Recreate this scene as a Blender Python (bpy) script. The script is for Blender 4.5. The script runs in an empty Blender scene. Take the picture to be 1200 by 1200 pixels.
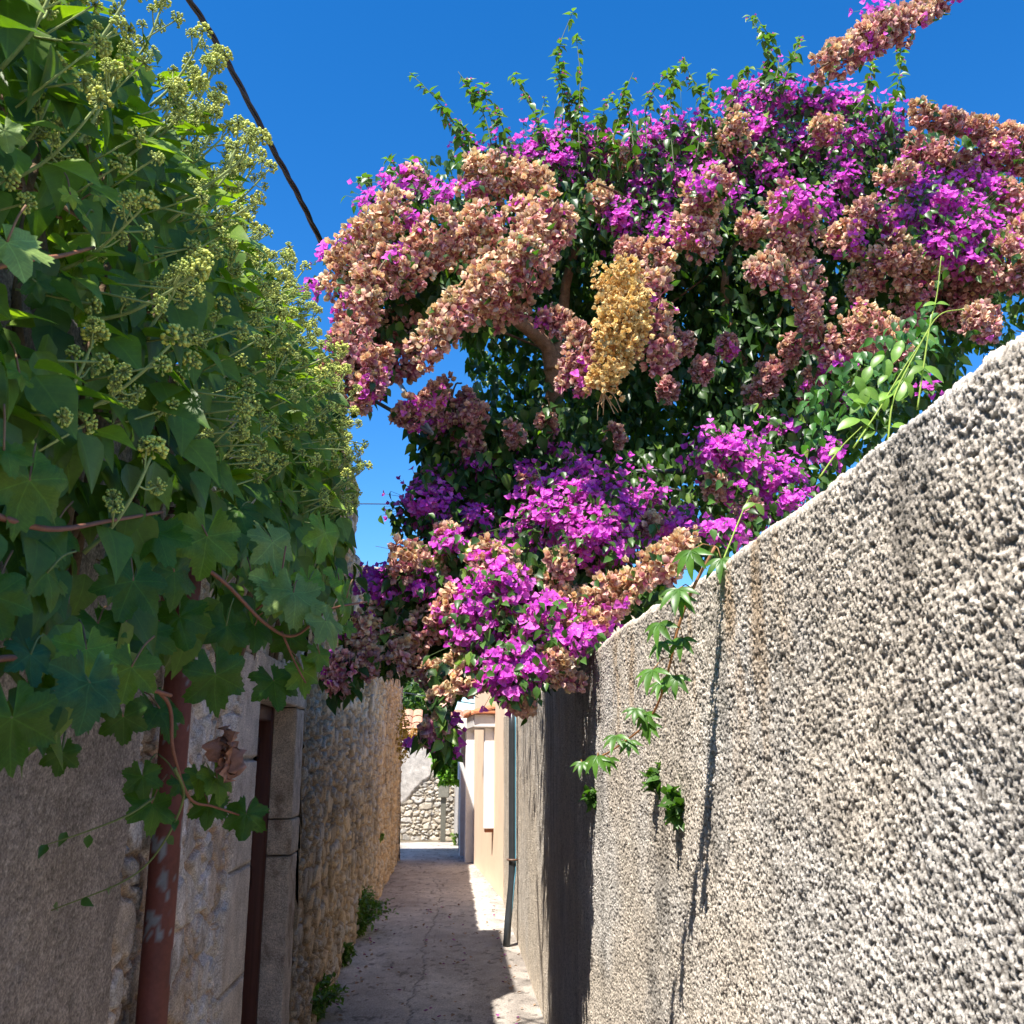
import bpy, math, random
import numpy as np
random.seed(7); rng = np.random.default_rng(11)
sc = bpy.context.scene

# ------------------------------------------------------------------ camera
FPX = 1150.; TH = math.atan(285/FPX); PS = math.atan(70*math.cos(TH)/FPX)
CAM = np.array([0, 0, 1.6])
cd = bpy.data.cameras.new('camera'); cam = bpy.data.objects.new('camera', cd); sc.collection.objects.link(cam)
cam.location = CAM; cam.rotation_euler = (math.pi/2+TH, 0, -PS)
cd.sensor_width = 36; cd.lens = 36*FPX/1200; cd.clip_start = .05; cd.clip_end = 600
cd.dof.use_dof = True; cd.dof.focus_distance = 4.6; cd.dof.aperture_fstop = 19
sc.camera = cam

# ------------------------------------------------------------------ light
SDX, SDY = .34, .48                       # sideways travel of the sunlight per metre of fall
w = bpy.data.worlds.new('World'); sc.world = w; w.use_nodes = True
nt = w.node_tree; nt.nodes.clear()
sky = nt.nodes.new('ShaderNodeTexSky'); sky.sky_type = 'NISHITA'; sky.sun_disc = False
sky.sun_elevation = math.atan(1/math.hypot(SDX, SDY)); sky.sun_rotation = math.atan2(-SDX, -SDY)
sky.air_density = 1.0; sky.dust_density = .2; sky.ozone_density = 4.5; sky.altitude = 600
hs = nt.nodes.new('ShaderNodeHueSaturation'); hs.inputs['Saturation'].default_value = 1.33
hs.inputs['Hue'].default_value = .504
bg = nt.nodes.new('ShaderNodeBackground'); bg.inputs['Strength'].default_value = .125
wo = nt.nodes.new('ShaderNodeOutputWorld')
nt.links.new(sky.outputs[0], hs.inputs['Color']); nt.links.new(hs.outputs[0], bg.inputs[0]); nt.links.new(bg.outputs[0], wo.inputs[0])
sl = bpy.data.lights.new('sun', 'SUN'); sl.energy = 5.0; sl.angle = math.radians(.53); sl.color = (1, .95, .87)
so = bpy.data.objects.new('sun', sl); sc.collection.objects.link(so)
from mathutils import Vector
so.rotation_euler = Vector((SDX, SDY, -1)).to_track_quat('-Z', 'Y').to_euler(); so.location = (-3, -3, 9)
sc.view_settings.view_transform = 'Standard'; sc.view_settings.look = 'None'
sc.view_settings.exposure = 1.0; sc.view_settings.gamma = 1
sc.cycles.max_bounces = 8; sc.cycles.diffuse_bounces = 4; sc.cycles.transmission_bounces = 4

# ------------------------------------------------------------------ pixel -> place helpers
_F = np.array([math.sin(PS)*math.cos(TH), math.cos(PS)*math.cos(TH), math.sin(TH)])
_R = np.array([math.cos(PS), -math.sin(PS), 0.]); _U = np.cross(_R, _F)
def ray(x, y): return _F+_R*((x-600)/FPX)-_U*((y-600)/FPX)
def atY(x, y, Y): d = ray(x, y); return CAM+d*(Y/d[1])
def atX(x, y, X): d = ray(x, y); return CAM+d*(X/d[0])

# ------------------------------------------------------------------ noise
def h2(i, j, s=0):
    n = (i.astype(np.int64)*374761393+j.astype(np.int64)*668265263+s*1442695041) & 0xffffffff
    n = ((n ^ (n >> 13))*1274126177) & 0xffffffff
    n = ((n ^ (n >> 16))*2246822519) & 0xffffffff
    return ((n ^ (n >> 15)) & 0xffffff)/16777215.
def vn(x, y, s=0):
    i = np.floor(x); j = np.floor(y); u = x-i; v = y-j; u = u*u*(3-2*u); v = v*v*(3-2*v)
    return (h2(i, j, s)*(1-u)+h2(i+1, j, s)*u)*(1-v)+(h2(i, j+1, s)*(1-u)+h2(i+1, j+1, s)*u)*v
def fbm(x, y, s=0, o=4, g=.5):
    a = 1; t = 0; n = 0
    for k in range(o): t = t+a*vn(x, y, s+k*17); n += a; a *= g; x = x*2.03+5.1; y = y*2.03+1.7
    return t/n
def cell(x, y, s=0, jit=.9):
    i0 = np.floor(x); j0 = np.floor(y); f1 = np.full(x.shape, 9.); f2 = f1.copy(); idr = np.zeros(x.shape); dxm = f1.copy(); dym = f1.copy()
    for a in (-1, 0, 1):
        for b in (-1, 0, 1):
            i = i0+a; j = j0+b
            px = i+.5+(h2(i, j, s)-.5)*jit; py = j+.5+(h2(i, j, s+91)-.5)*jit
            d = np.hypot(px-x, py-y); r = h2(i, j, s+7)
            c = d < f1
            f2 = np.where(c, f1, np.minimum(f2, d)); idr = np.where(c, r, idr)
            dxm = np.where(c, x-px, dxm); dym = np.where(c, y-py, dym); f1 = np.where(c, d, f1)
    return f1, f2, idr, dxm, dym
def sst(a, b, x): t = np.clip((x-a)/(b-a), 0, 1); return t*t*(3-2*t)
def mix(a, b, t): t = np.asarray(t)[..., None]; return np.asarray(a, float)*(1-t)+np.asarray(b, float)*t

# ------------------------------------------------------------------ mesh building
class Acc:
    def __init__(s): s.V = []; s.C = []; s.UV = []; s.F = []; s.M = []; s.n = 0
    def add(s, V, F, col=(1, 1, 1), mat=0, uv=None):
        V = np.asarray(V, float).reshape(-1, 3); F = np.asarray(F, np.int64)
        s.V.append(V); c = np.asarray(col, float)
        s.C.append(np.broadcast_to(c, (len(V), 3)) if c.ndim == 1 else c)
        s.UV.append(np.zeros((len(V), 2)) if uv is None else uv)
        s.F.append(F+s.n); s.M.append(np.full(len(F), mat)); s.n += len(V)
    def build(s, name, mats, parent=None, smooth=True, loc=None):
        me = bpy.data.meshes.new(name)
        V = np.concatenate(s.V); 
        if loc is not None: V = V-np.asarray(loc)
        cnt = np.concatenate([np.full(len(f), f.shape[1]) for f in s.F])
        li = np.concatenate([f.ravel() for f in s.F])
        me.vertices.add(len(V)); me.vertices.foreach_set('co', V.ravel().astype(np.float32))
        me.loops.add(len(li)); me.loops.foreach_set('vertex_index', li.astype(np.int32))
        me.polygons.add(len(cnt)); st = np.concatenate([[0], np.cumsum(cnt)[:-1]])
        me.polygons.foreach_set('loop_start', st.astype(np.int32))
        me.polygons.foreach_set('material_index', np.concatenate(s.M).astype(np.int32))
        me.polygons.foreach_set('use_smooth', np.full(len(cnt), smooth))
        at = me.color_attributes.new('Col', 'FLOAT_COLOR', 'POINT')
        C = np.ones((len(V), 4), np.float32); C[:, :3] = np.concatenate(s.C); at.data.foreach_set('color', C.ravel())
        uv = np.concatenate(s.UV)
        if uv.any():
            l = me.attributes.new('leafuv', 'FLOAT2', 'POINT'); l.data.foreach_set('vector', uv.ravel().astype(np.float32))
        me.update(calc_edges=True); me.validate()
        for m in (mats if isinstance(mats, (list, tuple)) else [mats]): me.materials.append(m)
        o = bpy.data.objects.new(name, me); sc.collection.objects.link(o)
        if parent is not None: o.parent = parent
        if loc is not None: o.location = loc if parent is None else Vector(loc)-parent.location
        elif parent is not None: o.location = -parent.location
        return o
def norm(a): return a/np.maximum(np.linalg.norm(a, axis=-1, keepdims=True), 1e-9)
def inst(acc, T, pos, d, n, sc_, col, mat=0, tcol=None, uv=False):
    """copies of template T=(V,F): local y along d, local z along n"""
    V, F = T; pos = np.asarray(pos, float); M = len(pos)
    if M == 0: return
    y = norm(np.asarray(d, float)); z = np.asarray(n, float); z = norm(z-(z*y).sum(-1, keepdims=True)*y); x = np.cross(y, z)
    s_ = np.asarray(sc_, float)*np.ones(M); S = s_[:, None, None]
    P = pos[:, None]+S*(V[None, :, 0, None]*x[:, None]+V[None, :, 1, None]*y[:, None]+V[None, :, 2, None]*z[:, None])
    col = np.broadcast_to(np.asarray(col, float), (M, 3)) if np.asarray(col).ndim == 1 else col
    C = np.repeat(col[:, None], len(V), 1)
    if tcol is not None: C = C*tcol[None] if tcol.ndim == 2 else C*tcol
    FF = (F[None]+(np.arange(M)*len(V))[:, None, None]).reshape(-1, F.shape[1])
    acc.add(P.reshape(-1, 3), FF, C.reshape(-1, 3), mat, np.tile(V[:, :2], (M, 1)) if uv else None)
def tube(acc, pts, rad, col=(1, 1, 1), mat=0, k=7, wob=0):
    P = np.asarray(pts, float); n = len(P); rad = np.broadcast_to(rad, (n,))
    T = norm(np.gradient(P, axis=0)); up = np.array([0, 0, 1.]) if abs(T[0, 2]) < .9 else np.array([1., 0, 0])
    rings = []
    for i in range(n):
        a = np.cross(T[i], up); a /= np.linalg.norm(a)+1e-9; b = np.cross(a, T[i]); up = b
        ang = np.arange(k)*2*math.pi/k; rr = rad[i]*(1+wob*rng.normal(size=k))
        rings.append(P[i]+rr[:, None]*(np.cos(ang)[:, None]*a+np.sin(ang)[:, None]*b))
    V = np.concatenate(rings+[P[:1], P[-1:]]); F = []
    for i in range(n-1):
        for j in range(k): F.append((i*k+j, i*k+(j+1) % k, (i+1)*k+(j+1) % k, (i+1)*k+j))
    acc.add(V, F, col, mat)
    e = []; base = acc.n-len(V)
    for j in range(k): e.append((n*k, (j+1) % k, j)); e.append((n*k+1, (n-1)*k+j, (n-1)*k+(j+1) % k))
    acc.F.append(np.array(e)+base); acc.M.append(np.full(len(e), mat))
def spline(pts, m=6):
    P = np.asarray(pts, float); P = np.vstack([2*P[0]-P[1], P, 2*P[-1]-P[-2]]); out = []
    for i in range(1, len(P)-2):
        for t in np.arange(m)/m:
            out.append(.5*((2*P[i])+(-P[i-1]+P[i+1])*t+(2*P[i-1]-5*P[i]+4*P[i+1]-P[i+2])*t*t+(-P[i-1]+3*P[i]-3*P[i+1]+P[i+2])*t**3))
    out.append(P[-2]); return np.array(out)
def box(acc, lo, hi, col=(1, 1, 1), mat=0, bev=.006, R=None, o=None):
    """bevelled box between lo and hi; R,o rotate and move it"""
    lo = np.minimum(lo, hi).astype(float); hi = np.maximum(lo, hi).astype(float); c = (lo+hi)/2; h = (hi-lo)/2; b = min(bev, h.min()*.45)
    V = []; idx = {}
    for sx in (-1, 1):
        for sy in (-1, 1):
            for sz in (-1, 1):
                for ax in range(3):
                    p = h-b; p = p.copy(); p[ax] = h[ax]; idx[(sx, sy, sz, ax)] = len(V); V.append(c+np.array([sx, sy, sz])*p)
    F = []; T3 = []
    for ax in range(3):
        o1, o2 = (ax+1) % 3, (ax+2) % 3
        for s_ in (-1, 1):
            q = []
            for a, b_ in ((-1, -1), (1, -1), (1, 1), (-1, 1)):
                k = [0, 0, 0]; k[ax] = s_; k[o1] = a; k[o2] = b_; q.append(idx[(*k, ax)])
            F.append(q if s_ > 0 else q[::-1])
    for ax in range(3):                                     # edge bevels, along axis ax
        o1, o2 = (ax+1) % 3, (ax+2) % 3
        for a in (-1, 1):
            for b_ in (-1, 1):
                k0 = [0, 0, 0]; k0[ax] = -1; k0[o1] = a; k0[o2] = b_; k1 = list(k0); k1[ax] = 1
                q = [idx[(*k0, o1)], idx[(*k1, o1)], idx[(*k1, o2)], idx[(*k0, o2)]]
                F.append(q if a*b_ < 0 else q[::-1])
    for sx in (-1, 1):
        for sy in (-1, 1):
            for sz in (-1, 1):
                q = [idx[(sx, sy, sz, a)] for a in range(3)]; T3.append(q if sx*sy*sz > 0 else q[::-1])
    V = np.array(V)
    if R is not None: V = V@np.asarray(R).T
    if o is not None: V = V+np.asarray(o)
    n0 = acc.n; acc.add(V, F, col, mat); acc.F.append(np.array(T3)+n0); acc.M.append(np.full(8, mat))
def tag(o, label=None, cat=None, group=None, kind=None):
    if label: o['label'] = label
    if cat: o['category'] = cat
    if group: o['group'] = group
    if kind: o['kind'] = kind
    return o
def thing(name, loc, label, cat, group=None):
    o = bpy.data.objects.new(name, None); sc.collection.objects.link(o); o.location = loc; o.empty_display_size = .2
    return tag(o, label, cat, group)

# ------------------------------------------------------------------ materials
def mat(name,  rough=.8, spec=.3, trans=0., nscale=0, namp=.2, bump=0, bscale=60, vein=False, coat=0, tmul=(1, 1, 1), base=None, metal=0, streak=None, grit=0):
    m = bpy.data.materials.new(name); m.use_nodes = True; t = m.node_tree; N = t.nodes; L = t.links; N.clear()
    out = N.new('ShaderNodeOutputMaterial'); p = N.new('ShaderNodeBsdfPrincipled')
    p.inputs['Roughness'].default_value = rough; p.inputs['Specular IOR Level'].default_value = spec; p.inputs['Metallic'].default_value = metal
    a = N.new('ShaderNodeAttribute'); a.attribute_name = 'Col'; c = a.outputs['Color']
    co = N.new('ShaderNodeTexCoord')
    def mulc(c, fac):
        q = N.new('ShaderNodeVectorMath'); q.operation = 'SCALE'; L.new(c, q.inputs[0]); L.new(fac, q.inputs['Scale']); return q.outputs[0]
    def noise(scale, det=4, vec=None):
        n = N.new('ShaderNodeTexNoise'); n.inputs['Scale'].default_value = scale; n.inputs['Detail'].default_value = det
        L.new(vec if vec is not None else co.outputs['Object'], n.inputs['Vector']); return n.outputs['Fac']
    def rng_(f, a0, a1, b0, b1):
        r = N.new('ShaderNodeMapRange'); L.new(f, r.inputs[0])
        for i, v in enumerate((a0, a1, b0, b1)): r.inputs[1+i].default_value = v
        return r.outputs[0]
    if nscale:
        c = mulc(c, rng_(noise(nscale, 6), .3, .7, 1-namp, 1+namp))
        c = mulc(c, rng_(noise(nscale*7.3, 3), .3, .7, 1-namp*.7, 1+namp*.7))
        if grit: c = mulc(c, rng_(noise(grit, 2), .32, .68, .62, 1.3))
    if streak:
        mp = N.new('ShaderNodeMapping'); mp.inputs['Scale'].default_value = streak; L.new(co.outputs['Object'], mp.inputs[0])
        c = mulc(c, rng_(noise(1, 5, mp.outputs[0]), .3, .7, .72, 1.15))
    if vein:
        u = N.new('ShaderNodeAttribute'); u.attribute_name = 'leafuv'
        sp = N.new('ShaderNodeSeparateXYZ'); L.new(u.outputs['Vector'], sp.inputs[0])
        def ma(op, *ar):
            q = N.new('ShaderNodeMath'); q.operation = op
            for i, v in enumerate(ar):
                if isinstance(v, (int, float)): q.inputs[i].default_value = v
                else: L.new(v, q.inputs[i])
            return q.outputs[0]
        if vein == 'palmate':
            r = ma('SQRT', ma('ADD', ma('MULTIPLY', sp.outputs[0], sp.outputs[0]), ma('MULTIPLY', sp.outputs[1], sp.outputs[1])))
            an = ma('ABSOLUTE', ma('ARCTAN2', sp.outputs[0], sp.outputs[1]))
            pp = ma('PINGPONG', an, .48); dist = ma('MULTIPLY', r, pp)
            d2 = ma('PINGPONG', ma('SUBTRACT', r, ma('MULTIPLY', pp, .9)), .06)
            dist = ma('MINIMUM', dist, ma('ADD', ma('MULTIPLY', d2, 1.3), .006))
        else:
            ax_ = ma('ABSOLUTE', sp.outputs[0])
            d2 = ma('PINGPONG', ma('SUBTRACT', sp.outputs[1], ma('MULTIPLY', ax_, .8)), .07)
            dist = ma('MINIMUM', ax_, ma('ADD', ma('MULTIPLY', d2, 1.6), .008))
        c = mulc(c, rng_(dist, .0, .02, 1.5 if vein == 'palmate' else 1.35, 1.))
    L.new(c, p.inputs['Base Color'])
    if bump:
        b = N.new('ShaderNodeBump'); b.inputs['Strength'].default_value = bump; b.inputs['Distance'].default_value = .01
        L.new(noise(bscale, 6), b.inputs['Height']); L.new(b.outputs[0], p.inputs['Normal'])
    if trans:
        tr = N.new('ShaderNodeBsdfTranslucent'); q = N.new('ShaderNodeVectorMath'); q.operation = 'MULTIPLY'
        L.new(c, q.inputs[0]); q.inputs[1].default_value = tmul; L.new(q.outputs[0], tr.inputs[0])
        mx = N.new('ShaderNodeMixShader'); mx.inputs[0].default_value = trans
        L.new(p.outputs[0], mx.inputs[1]); L.new(tr.outputs[0], mx.inputs[2]); L.new(mx.outputs[0], out.inputs[0])
    else: L.new(p.outputs[0], out.inputs[0])
    return m
M_peb = mat('pebbledash', .95, .12, grit=330, nscale=9, namp=.12, bump=.25, bscale=500)
M_stone = mat('rubble_stone', .92, .15, grit=190, nscale=14, namp=.22, bump=.5, bscale=120)
M_plast = mat('plaster', .93, .12, nscale=5, namp=.1, bump=.3, bscale=150)
M_conc = mat('concrete', .9, .2, grit=120, nscale=6, namp=.14, bump=.35, bscale=220)
M_rust = mat('red_oxide_paint', .6, .35, nscale=10, namp=.15, bump=.15, bscale=60)
M_wood = mat('brown_painted_wood', .62, .35, streak=(60, 60, 2), bump=.2, bscale=90)
M_metal = mat('dark_metal', .5, .5, nscale=20, namp=.15)
M_pvc = mat('pipe_plastic', .35, .5, nscale=15, namp=.1)
M_tile = mat('terracotta', .85, .2, nscale=12, namp=.25, bump=.3)
M_bark = mat('bark', .9, .15, nscale=25, namp=.3, bump=.8, bscale=70)
M_ivy = mat('ivy_leaf', .40, .32, trans=.3, tmul=(2.4, 2.6, .35), nscale=12, namp=.15, vein='pinnate')
M_vine = mat('vine_leaf', .5, .3, trans=.36, tmul=(1.3, 1.6, .3), nscale=22, namp=.15, vein='palmate', bump=.25, bscale=90)
M_leaf = mat('leaf', .38, .45, trans=.3, tmul=(1.6, 2., .35), nscale=15, namp=.15)
M_stem = mat('stem', .6, .3, nscale=30, namp=.15)
M_dry = mat('dry_bract', .65, .3, trans=.24, tmul=(1.05, 1., .85), nscale=60, namp=.16)
M_pur = mat('purple_bract', .65, .25, trans=.42, tmul=(1.1, 1, 1.1), nscale=50, namp=.1)
M_bud = mat('bud', .55, .35, trans=.1, nscale=80, namp=.15)
M_wall = mat('painted_wall', .9, .2, nscale=3, namp=.05, bump=.12, bscale=200)

# ------------------------------------------------------------------ height-field walls
def hfwall(name, o, u, n, us, prof, hfun, mat_, parent=None, top=None, caps=True):
    """sheet swept along u; prof=(list of (offset along n, z)) densely sampled; hfun(U,S,Z)->(relief,colour)"""
    o = np.asarray(o, float); u = np.asarray(u, float); n = np.asarray(n, float); pr = np.asarray(prof, float)
    tg = norm(np.gradient(pr, axis=0)); nn = np.stack([tg[:, 1], -tg[:, 0]], 1)        # outward normal in (n,z)
    s = np.concatenate([[0], np.cumsum(np.hypot(*np.diff(pr, axis=0).T))])
    U, S = np.meshgrid(us, s, indexing='ij'); Z = np.broadcast_to(pr[:, 1], U.shape)
    H, C = hfun(U, S, Z)
    tp = top(U) if top is not None else 0
    w_ = sst(pr[:, 1].max()*.5, pr[:, 1].max(), Z)
    off = pr[:, 0]+H*nn[:, 0]; zz = pr[:, 1]+H*nn[:, 1]+tp*w_
    P = o+U[..., None]*u+off[..., None]*n+zz[..., None]*np.array([0, 0, 1.])
    a, b = U.shape; I = np.arange(a*b).reshape(a, b)
    F = np.stack([I[:-1, :-1], I[:-1, 1:], I[1:, 1:], I[1:, :-1]], -1).reshape(-1, 4)
    if np.dot(np.cross(u, n), [0, 0, 1]) > 0: F = F[:, ::-1]
    acc = Acc(); acc.add(P.reshape(-1, 3), F, C.reshape(-1, 3))
    ob_mats = mat_
    if caps:
        for k in (0, a-1):
            ring = P[k][::max(1, b//60)]; c = ring.mean(0); V = np.vstack([ring, c]); m = len(ring)
            f = [(i, (i+1) % m, m) for i in range(m)]; acc.add(V, f, C[k].mean(0))
    return acc.build(name, ob_mats, parent)
def profile(h, th, ds=.004, r=.03, dtop=.012):
    p = [(0, z) for z in np.arange(-.05, h-r, ds)]
    p += [(-r+r*math.cos(a), h-r+r*math.sin(a)) for a in np.linspace(0, math.pi/2, max(4, int(r*1.57/ds)))]
    p += [(-x, h) for x in np.arange(r+dtop, th-.02, dtop)]; p += [(-th, h-.02), (-th, h-.3), (-th, -.05)]
    return p
def geo(a, b, d0, k):
    v = [a]
    while v[-1] < b: v.append(v[-1]+max(d0, k*abs(v[-1])))
    return np.array(v)

# ------------------------------------------------------------------ ground and lane
RX, LX = .60, -.85
acc = Acc(); g = 80
acc.add([(-g, -g, -.03), (g, -g, -.03), (g, 3*g, -.03), (-g, 3*g, -.03)], [(0, 1, 2, 3)], (.16, .13, .09))
tag(acc.build('ground', mat('earth', .95, .1, nscale=2, namp=.25), smooth=False), kind='structure')
xs = np.arange(-1.6, 1.3, .012); ys = np.concatenate([np.arange(-2, 4.5, .1), geo(4.5, 19.6, .012, .004)])
X, Y = np.meshgrid(xs, ys, indexing='ij')
crk = [(-.5+.0, 4), (-.235, 6.4), (-.27, 7.2), (-.20, 8.0), (-.24, 9.2), (-.16, 10.6), (-.10, 12.5), (-.26, 14.2), (-.5, 15.6), (-.9, 16.3)]
cx = np.interp(Y, [c[1] for c in crk], [c[0] for c in crk])+(fbm(Y*5, Y*0, 3, 5, .65)-.5)*.11
cr = np.exp(-((X-cx)/.0055)**2)*sst(.25, .45, fbm(Y*3, X*0+2, 9))
dip = .012*np.abs(X/.7)**2*0+.02*(fbm(X*1.3, Y*.7, 4)-.5)+.004*(fbm(X*14, Y*14, 5)-.5)+.0035*(fbm(X*45, Y*45, 6)-.5)
gut = sst(.42, .62, X)*.012
Hh = dip-.006*cr-gut
t = fbm(X*1.1, Y*.6, 8, 5, .6)
C = mix((.41, .36, .315), (.57, .515, .455), sst(.35, .65, t)); C = C*(.84+.32*fbm(X*9, Y*6, 12, 5, .7))[..., None]
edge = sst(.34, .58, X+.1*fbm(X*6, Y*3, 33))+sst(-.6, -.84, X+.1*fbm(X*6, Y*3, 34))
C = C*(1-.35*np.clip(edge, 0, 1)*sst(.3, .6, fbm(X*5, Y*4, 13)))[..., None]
C = C*(1-.5*sst(.68, .74, fbm(X*22, Y*16, 45, 3)))[..., None]
C = C*(1-.75*cr)[..., None]
I = np.arange(X.size).reshape(X.shape); F = np.stack([I[:-1, :-1], I[1:, :-1], I[1:, 1:], I[:-1, 1:]], -1).reshape(-1, 4)
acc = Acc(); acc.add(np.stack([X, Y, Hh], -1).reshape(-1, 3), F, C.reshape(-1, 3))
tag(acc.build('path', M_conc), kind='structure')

# ------------------------------------------------------------------ right pebbledash wall
def peb(U, S, Z):
    wv = U+.004*fbm(U*60, S*60, 2, 2); wz = S+.004*fbm(U*60+9, S*60, 3, 2)
    lo = fbm(U*4, S*4, 21, 4); md = fbm(U*22, S*22, 22, 3)
    far = sst(4.2, 6.0, U)
    f1, f2, r, _, _ = cell(wv/.0074, wz/.0074, 1)
    g1, g2, r2, _, _ = cell(wv/.0044, wz/.0044, 5)
    grain = (.55*sst(.0, .30, f2-f1)+.45*np.sqrt(np.clip(1-(f1/.7)**2, 0, 1)))*np.where(r < .22, .05, .35+.65*r)
    gr2 = sst(0, .35, g2-g1)*(.2+.8*r2)
    H = .0050*grain*(1-.5*far)+.0022*gr2+.014*(lo-.5)+.0075*(md-.5)*(1-.35*far)
    warm = sst(.4, .62, fbm(U*1.7, S*1.7, 31))
    b0 = mix((.70, .645, .58), (.70, .61, .505), warm)
    col = b0*(.62+.45*r*sst(.1, .5, grain)+.18*r2)[..., None]
    pit_shade = sst(.30, .05, grain)*sst(.65, .3, gr2)
    col = mix(col, (.13, .105, .085), pit_shade*.75)  # dark shade painted into the hollows between the grains
    d = sst(.62, .74, fbm(U*3.2, S*2.1, 41, 5, .6))
    col = col*(1-.35*d)[..., None]
    # rain streaks and orange lichen below the coping
    st = sst(.52, .74, fbm(U*9, Z*.5, 51, 4, .6))*(.35+.65*sst(.4, 2., Z))
    col = col*(1-(.2+.22*far)*st)[..., None]
    li = sst(.56, .72, fbm(U*7, Z*1.6, 61, 5, .65))*sst(1.35, 1.98, Z)*sst(1.5, 2.0, U)
    col = mix(col, (.50, .31, .14), np.clip(li*.5, 0, .5))
    # smoother, browner render farther down the lane
    fc = mix((.62, .53, .42), (.46, .39, .30), st)
    col = mix(col, fc, far*.5)
    return H, col
us = np.concatenate([np.arange(-1.5, .62, .05), np.arange(.62, 1.5, .0019), np.arange(1.5, 2.5, .0025), geo(2.5, 11.75, .003, .0013)])
zz = profile(2.035, .24, .0027, .02, .008)
rt = hfwall('pebbledash_wall', (RX, 0, 0), (0, 1, 0), (-1, 0, 0), us, zz, peb, M_peb,
            top=lambda U: .05*(fbm(U*1.1, U*0, 71, 3)-.5)+.022*(fbm(U*6, U*0+3, 72, 3)-.5))
tag(rt, 'tall rough pebbledash wall in bright sun along the right side of the lane', 'wall')

# ------------------------------------------------------------------ left side of the lane
def stones(su, sz, c0, c1, mort, amp=.03, white=0., seed=0):
    def f(U, S, Z):
        wu = U+.16*(fbm(U*3.5, S*5, seed+1)-.5)+.03*(fbm(U*25, S*25, seed+5)-.5); wz = S+.13*(fbm(U*3, S*4, seed+2)-.5)+.03*(fbm(U*25, S*25, seed+6)-.5)
        row = np.floor(wz/sz); a1, a2, r, dx, dy = cell(wu/su+.37*row*0, wz/sz, seed+3, .85)
        e = a2-a1; st = sst(.03, .22, e)
        # a second, smaller set of stones fills in where the first is missing
        b1, b2, q, ex, ey = cell(wu/(su*.45), wz/(sz*.5), seed+11, .85); small = (r > .55) | (fbm(U*1.7, S*2.3, seed+21) > .58)
        e2 = b2-b1; s2 = sst(.03, .2, e2)
        st = np.where(small, s2*st, st); rr = np.where(small, q, r/.62)
        tilt = np.where(small, (ex*(q-.5)+ey*(h2(np.floor(q*997), np.floor(q*13))-.5))*.8, (dx*(r*1.6-.5)+dy*(h2(np.floor(r*997), np.floor(r*131))-.5))*1.3)
        H = amp*(st*(.35+.65*rr)+.35*tilt*st)+.012*(fbm(U*20, S*20, seed+8, 4, .6)-.5)+.03*(fbm(U*1.3, S*1.3, seed+9)-.5)+.006*(fbm(U*60, S*60, seed+19, 3)-.5)
        col = mix(c0, c1, np.clip(rr*.75+.4*(fbm(U*12, S*12, seed+13)-.35), 0, 1))
        col = mix(col, col.mean(-1, keepdims=True)*np.array([1.02, 1., .96]), .55*(h2(np.floor(r*977), np.floor(q*311*small))>.55)); col = mix(mort, col, np.clip(st*1.1, 0, 1)); col = col*(1-.45*sst(.55, .75, fbm(U*2.2, S*2.2, seed+31, 5, .6)))[..., None]
        if white: col = mix(col, (.62, .60, .58), white*sst(.45, .6, fbm(U*5, S*4, seed+15, 5, .65)))
        col = col*(.8+.4*fbm(U*30, S*30, seed+17, 3))[..., None]
        return H, col
    return f
house = thing('stone_house', (LX-.6, 8, 0), 'long old rubble stone house in shade with a wooden door on the left', 'house')
sf = stones(.21, .11, (.40, .28, .165), (.68, .54, .38), (.27, .18, .105), .046, 0, 100)
us = geo(5.62, 16.4, .011, .0023)
o = hfwall('wall', (LX, 0, 0), (0, 1, 0), (1, 0, 0), us, profile(3.24, .45, .012, .03, .05), sf, M_stone, house)
# stretch between drainpipe and door, whitewash flaking off
sf2 = stones(.15, .14, (.40, .31, .23), (.60, .52, .44), (.40, .27, .17), .026, .75, 300)
def nearmix(U, S, Z):
    H, C = sf2(U, S, Z)
    # plain grey render on the near side ends in a ragged edge
    e = 2.74+.12*(fbm(S*3, U*0, 8)-.5)+.05*(fbm(S*14, U*3, 9)-.5)-.05*(2.4-Z)
    k = sst(.006, -.006, U-e)
    f1, f2, r, _, _ = cell(U/.009, S/.009, 77)
    gr = np.sqrt(np.clip(1-(f1/.65)**2, 0, 1))*(.3+.7*r)
    H2 = .030+.004*gr+.01*(fbm(U*9, S*9, 6)-.5); C2 = mix((.17, .145, .125), (.40, .345, .295), np.clip(gr*.8+.15*r, 0, 1))*(.8+.4*fbm(U*2, S*2, 14))[..., None]
    # dressed blocks beside the door
    q = sst(3.93, 3.95, U+.03*np.sign(np.sin(Z*9.)))
    jn = np.minimum(np.abs((Z+.17) % .42-.21)*0+np.abs(((Z+.1) % .42)-.0), .02)/.02
    C3 = mix((.46, .38, .31), (.60, .54, .47), fbm(U*9, S*6, 15, 5, .65)); C3 = C3*(.65+.35*jn)[..., None]
    H3 = .026*jn+.004*fbm(U*30, S*30, 31)
    H = H*(1-q)+H3*q; C = mix(C, C3*1, q) if False else C*(1-q[..., None])+C3*q[..., None]
    H = H*(1-k)+H2*k; C = C*(1-k[..., None])+C2*k[..., None]
    return H, C
us = np.concatenate([np.arange(-1.5, 1.2, .08), np.arange(1.2, 4.32, .0065)])
o = hfwall('wall', (LX, 0, 0), (0, 1, 0), (1, 0, 0), us, profile(2.5, .45, .0065, .02, .05), nearmix, M_stone, house)
o['label'] = 'patchy wall of grey render and whitewashed stones'
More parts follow.
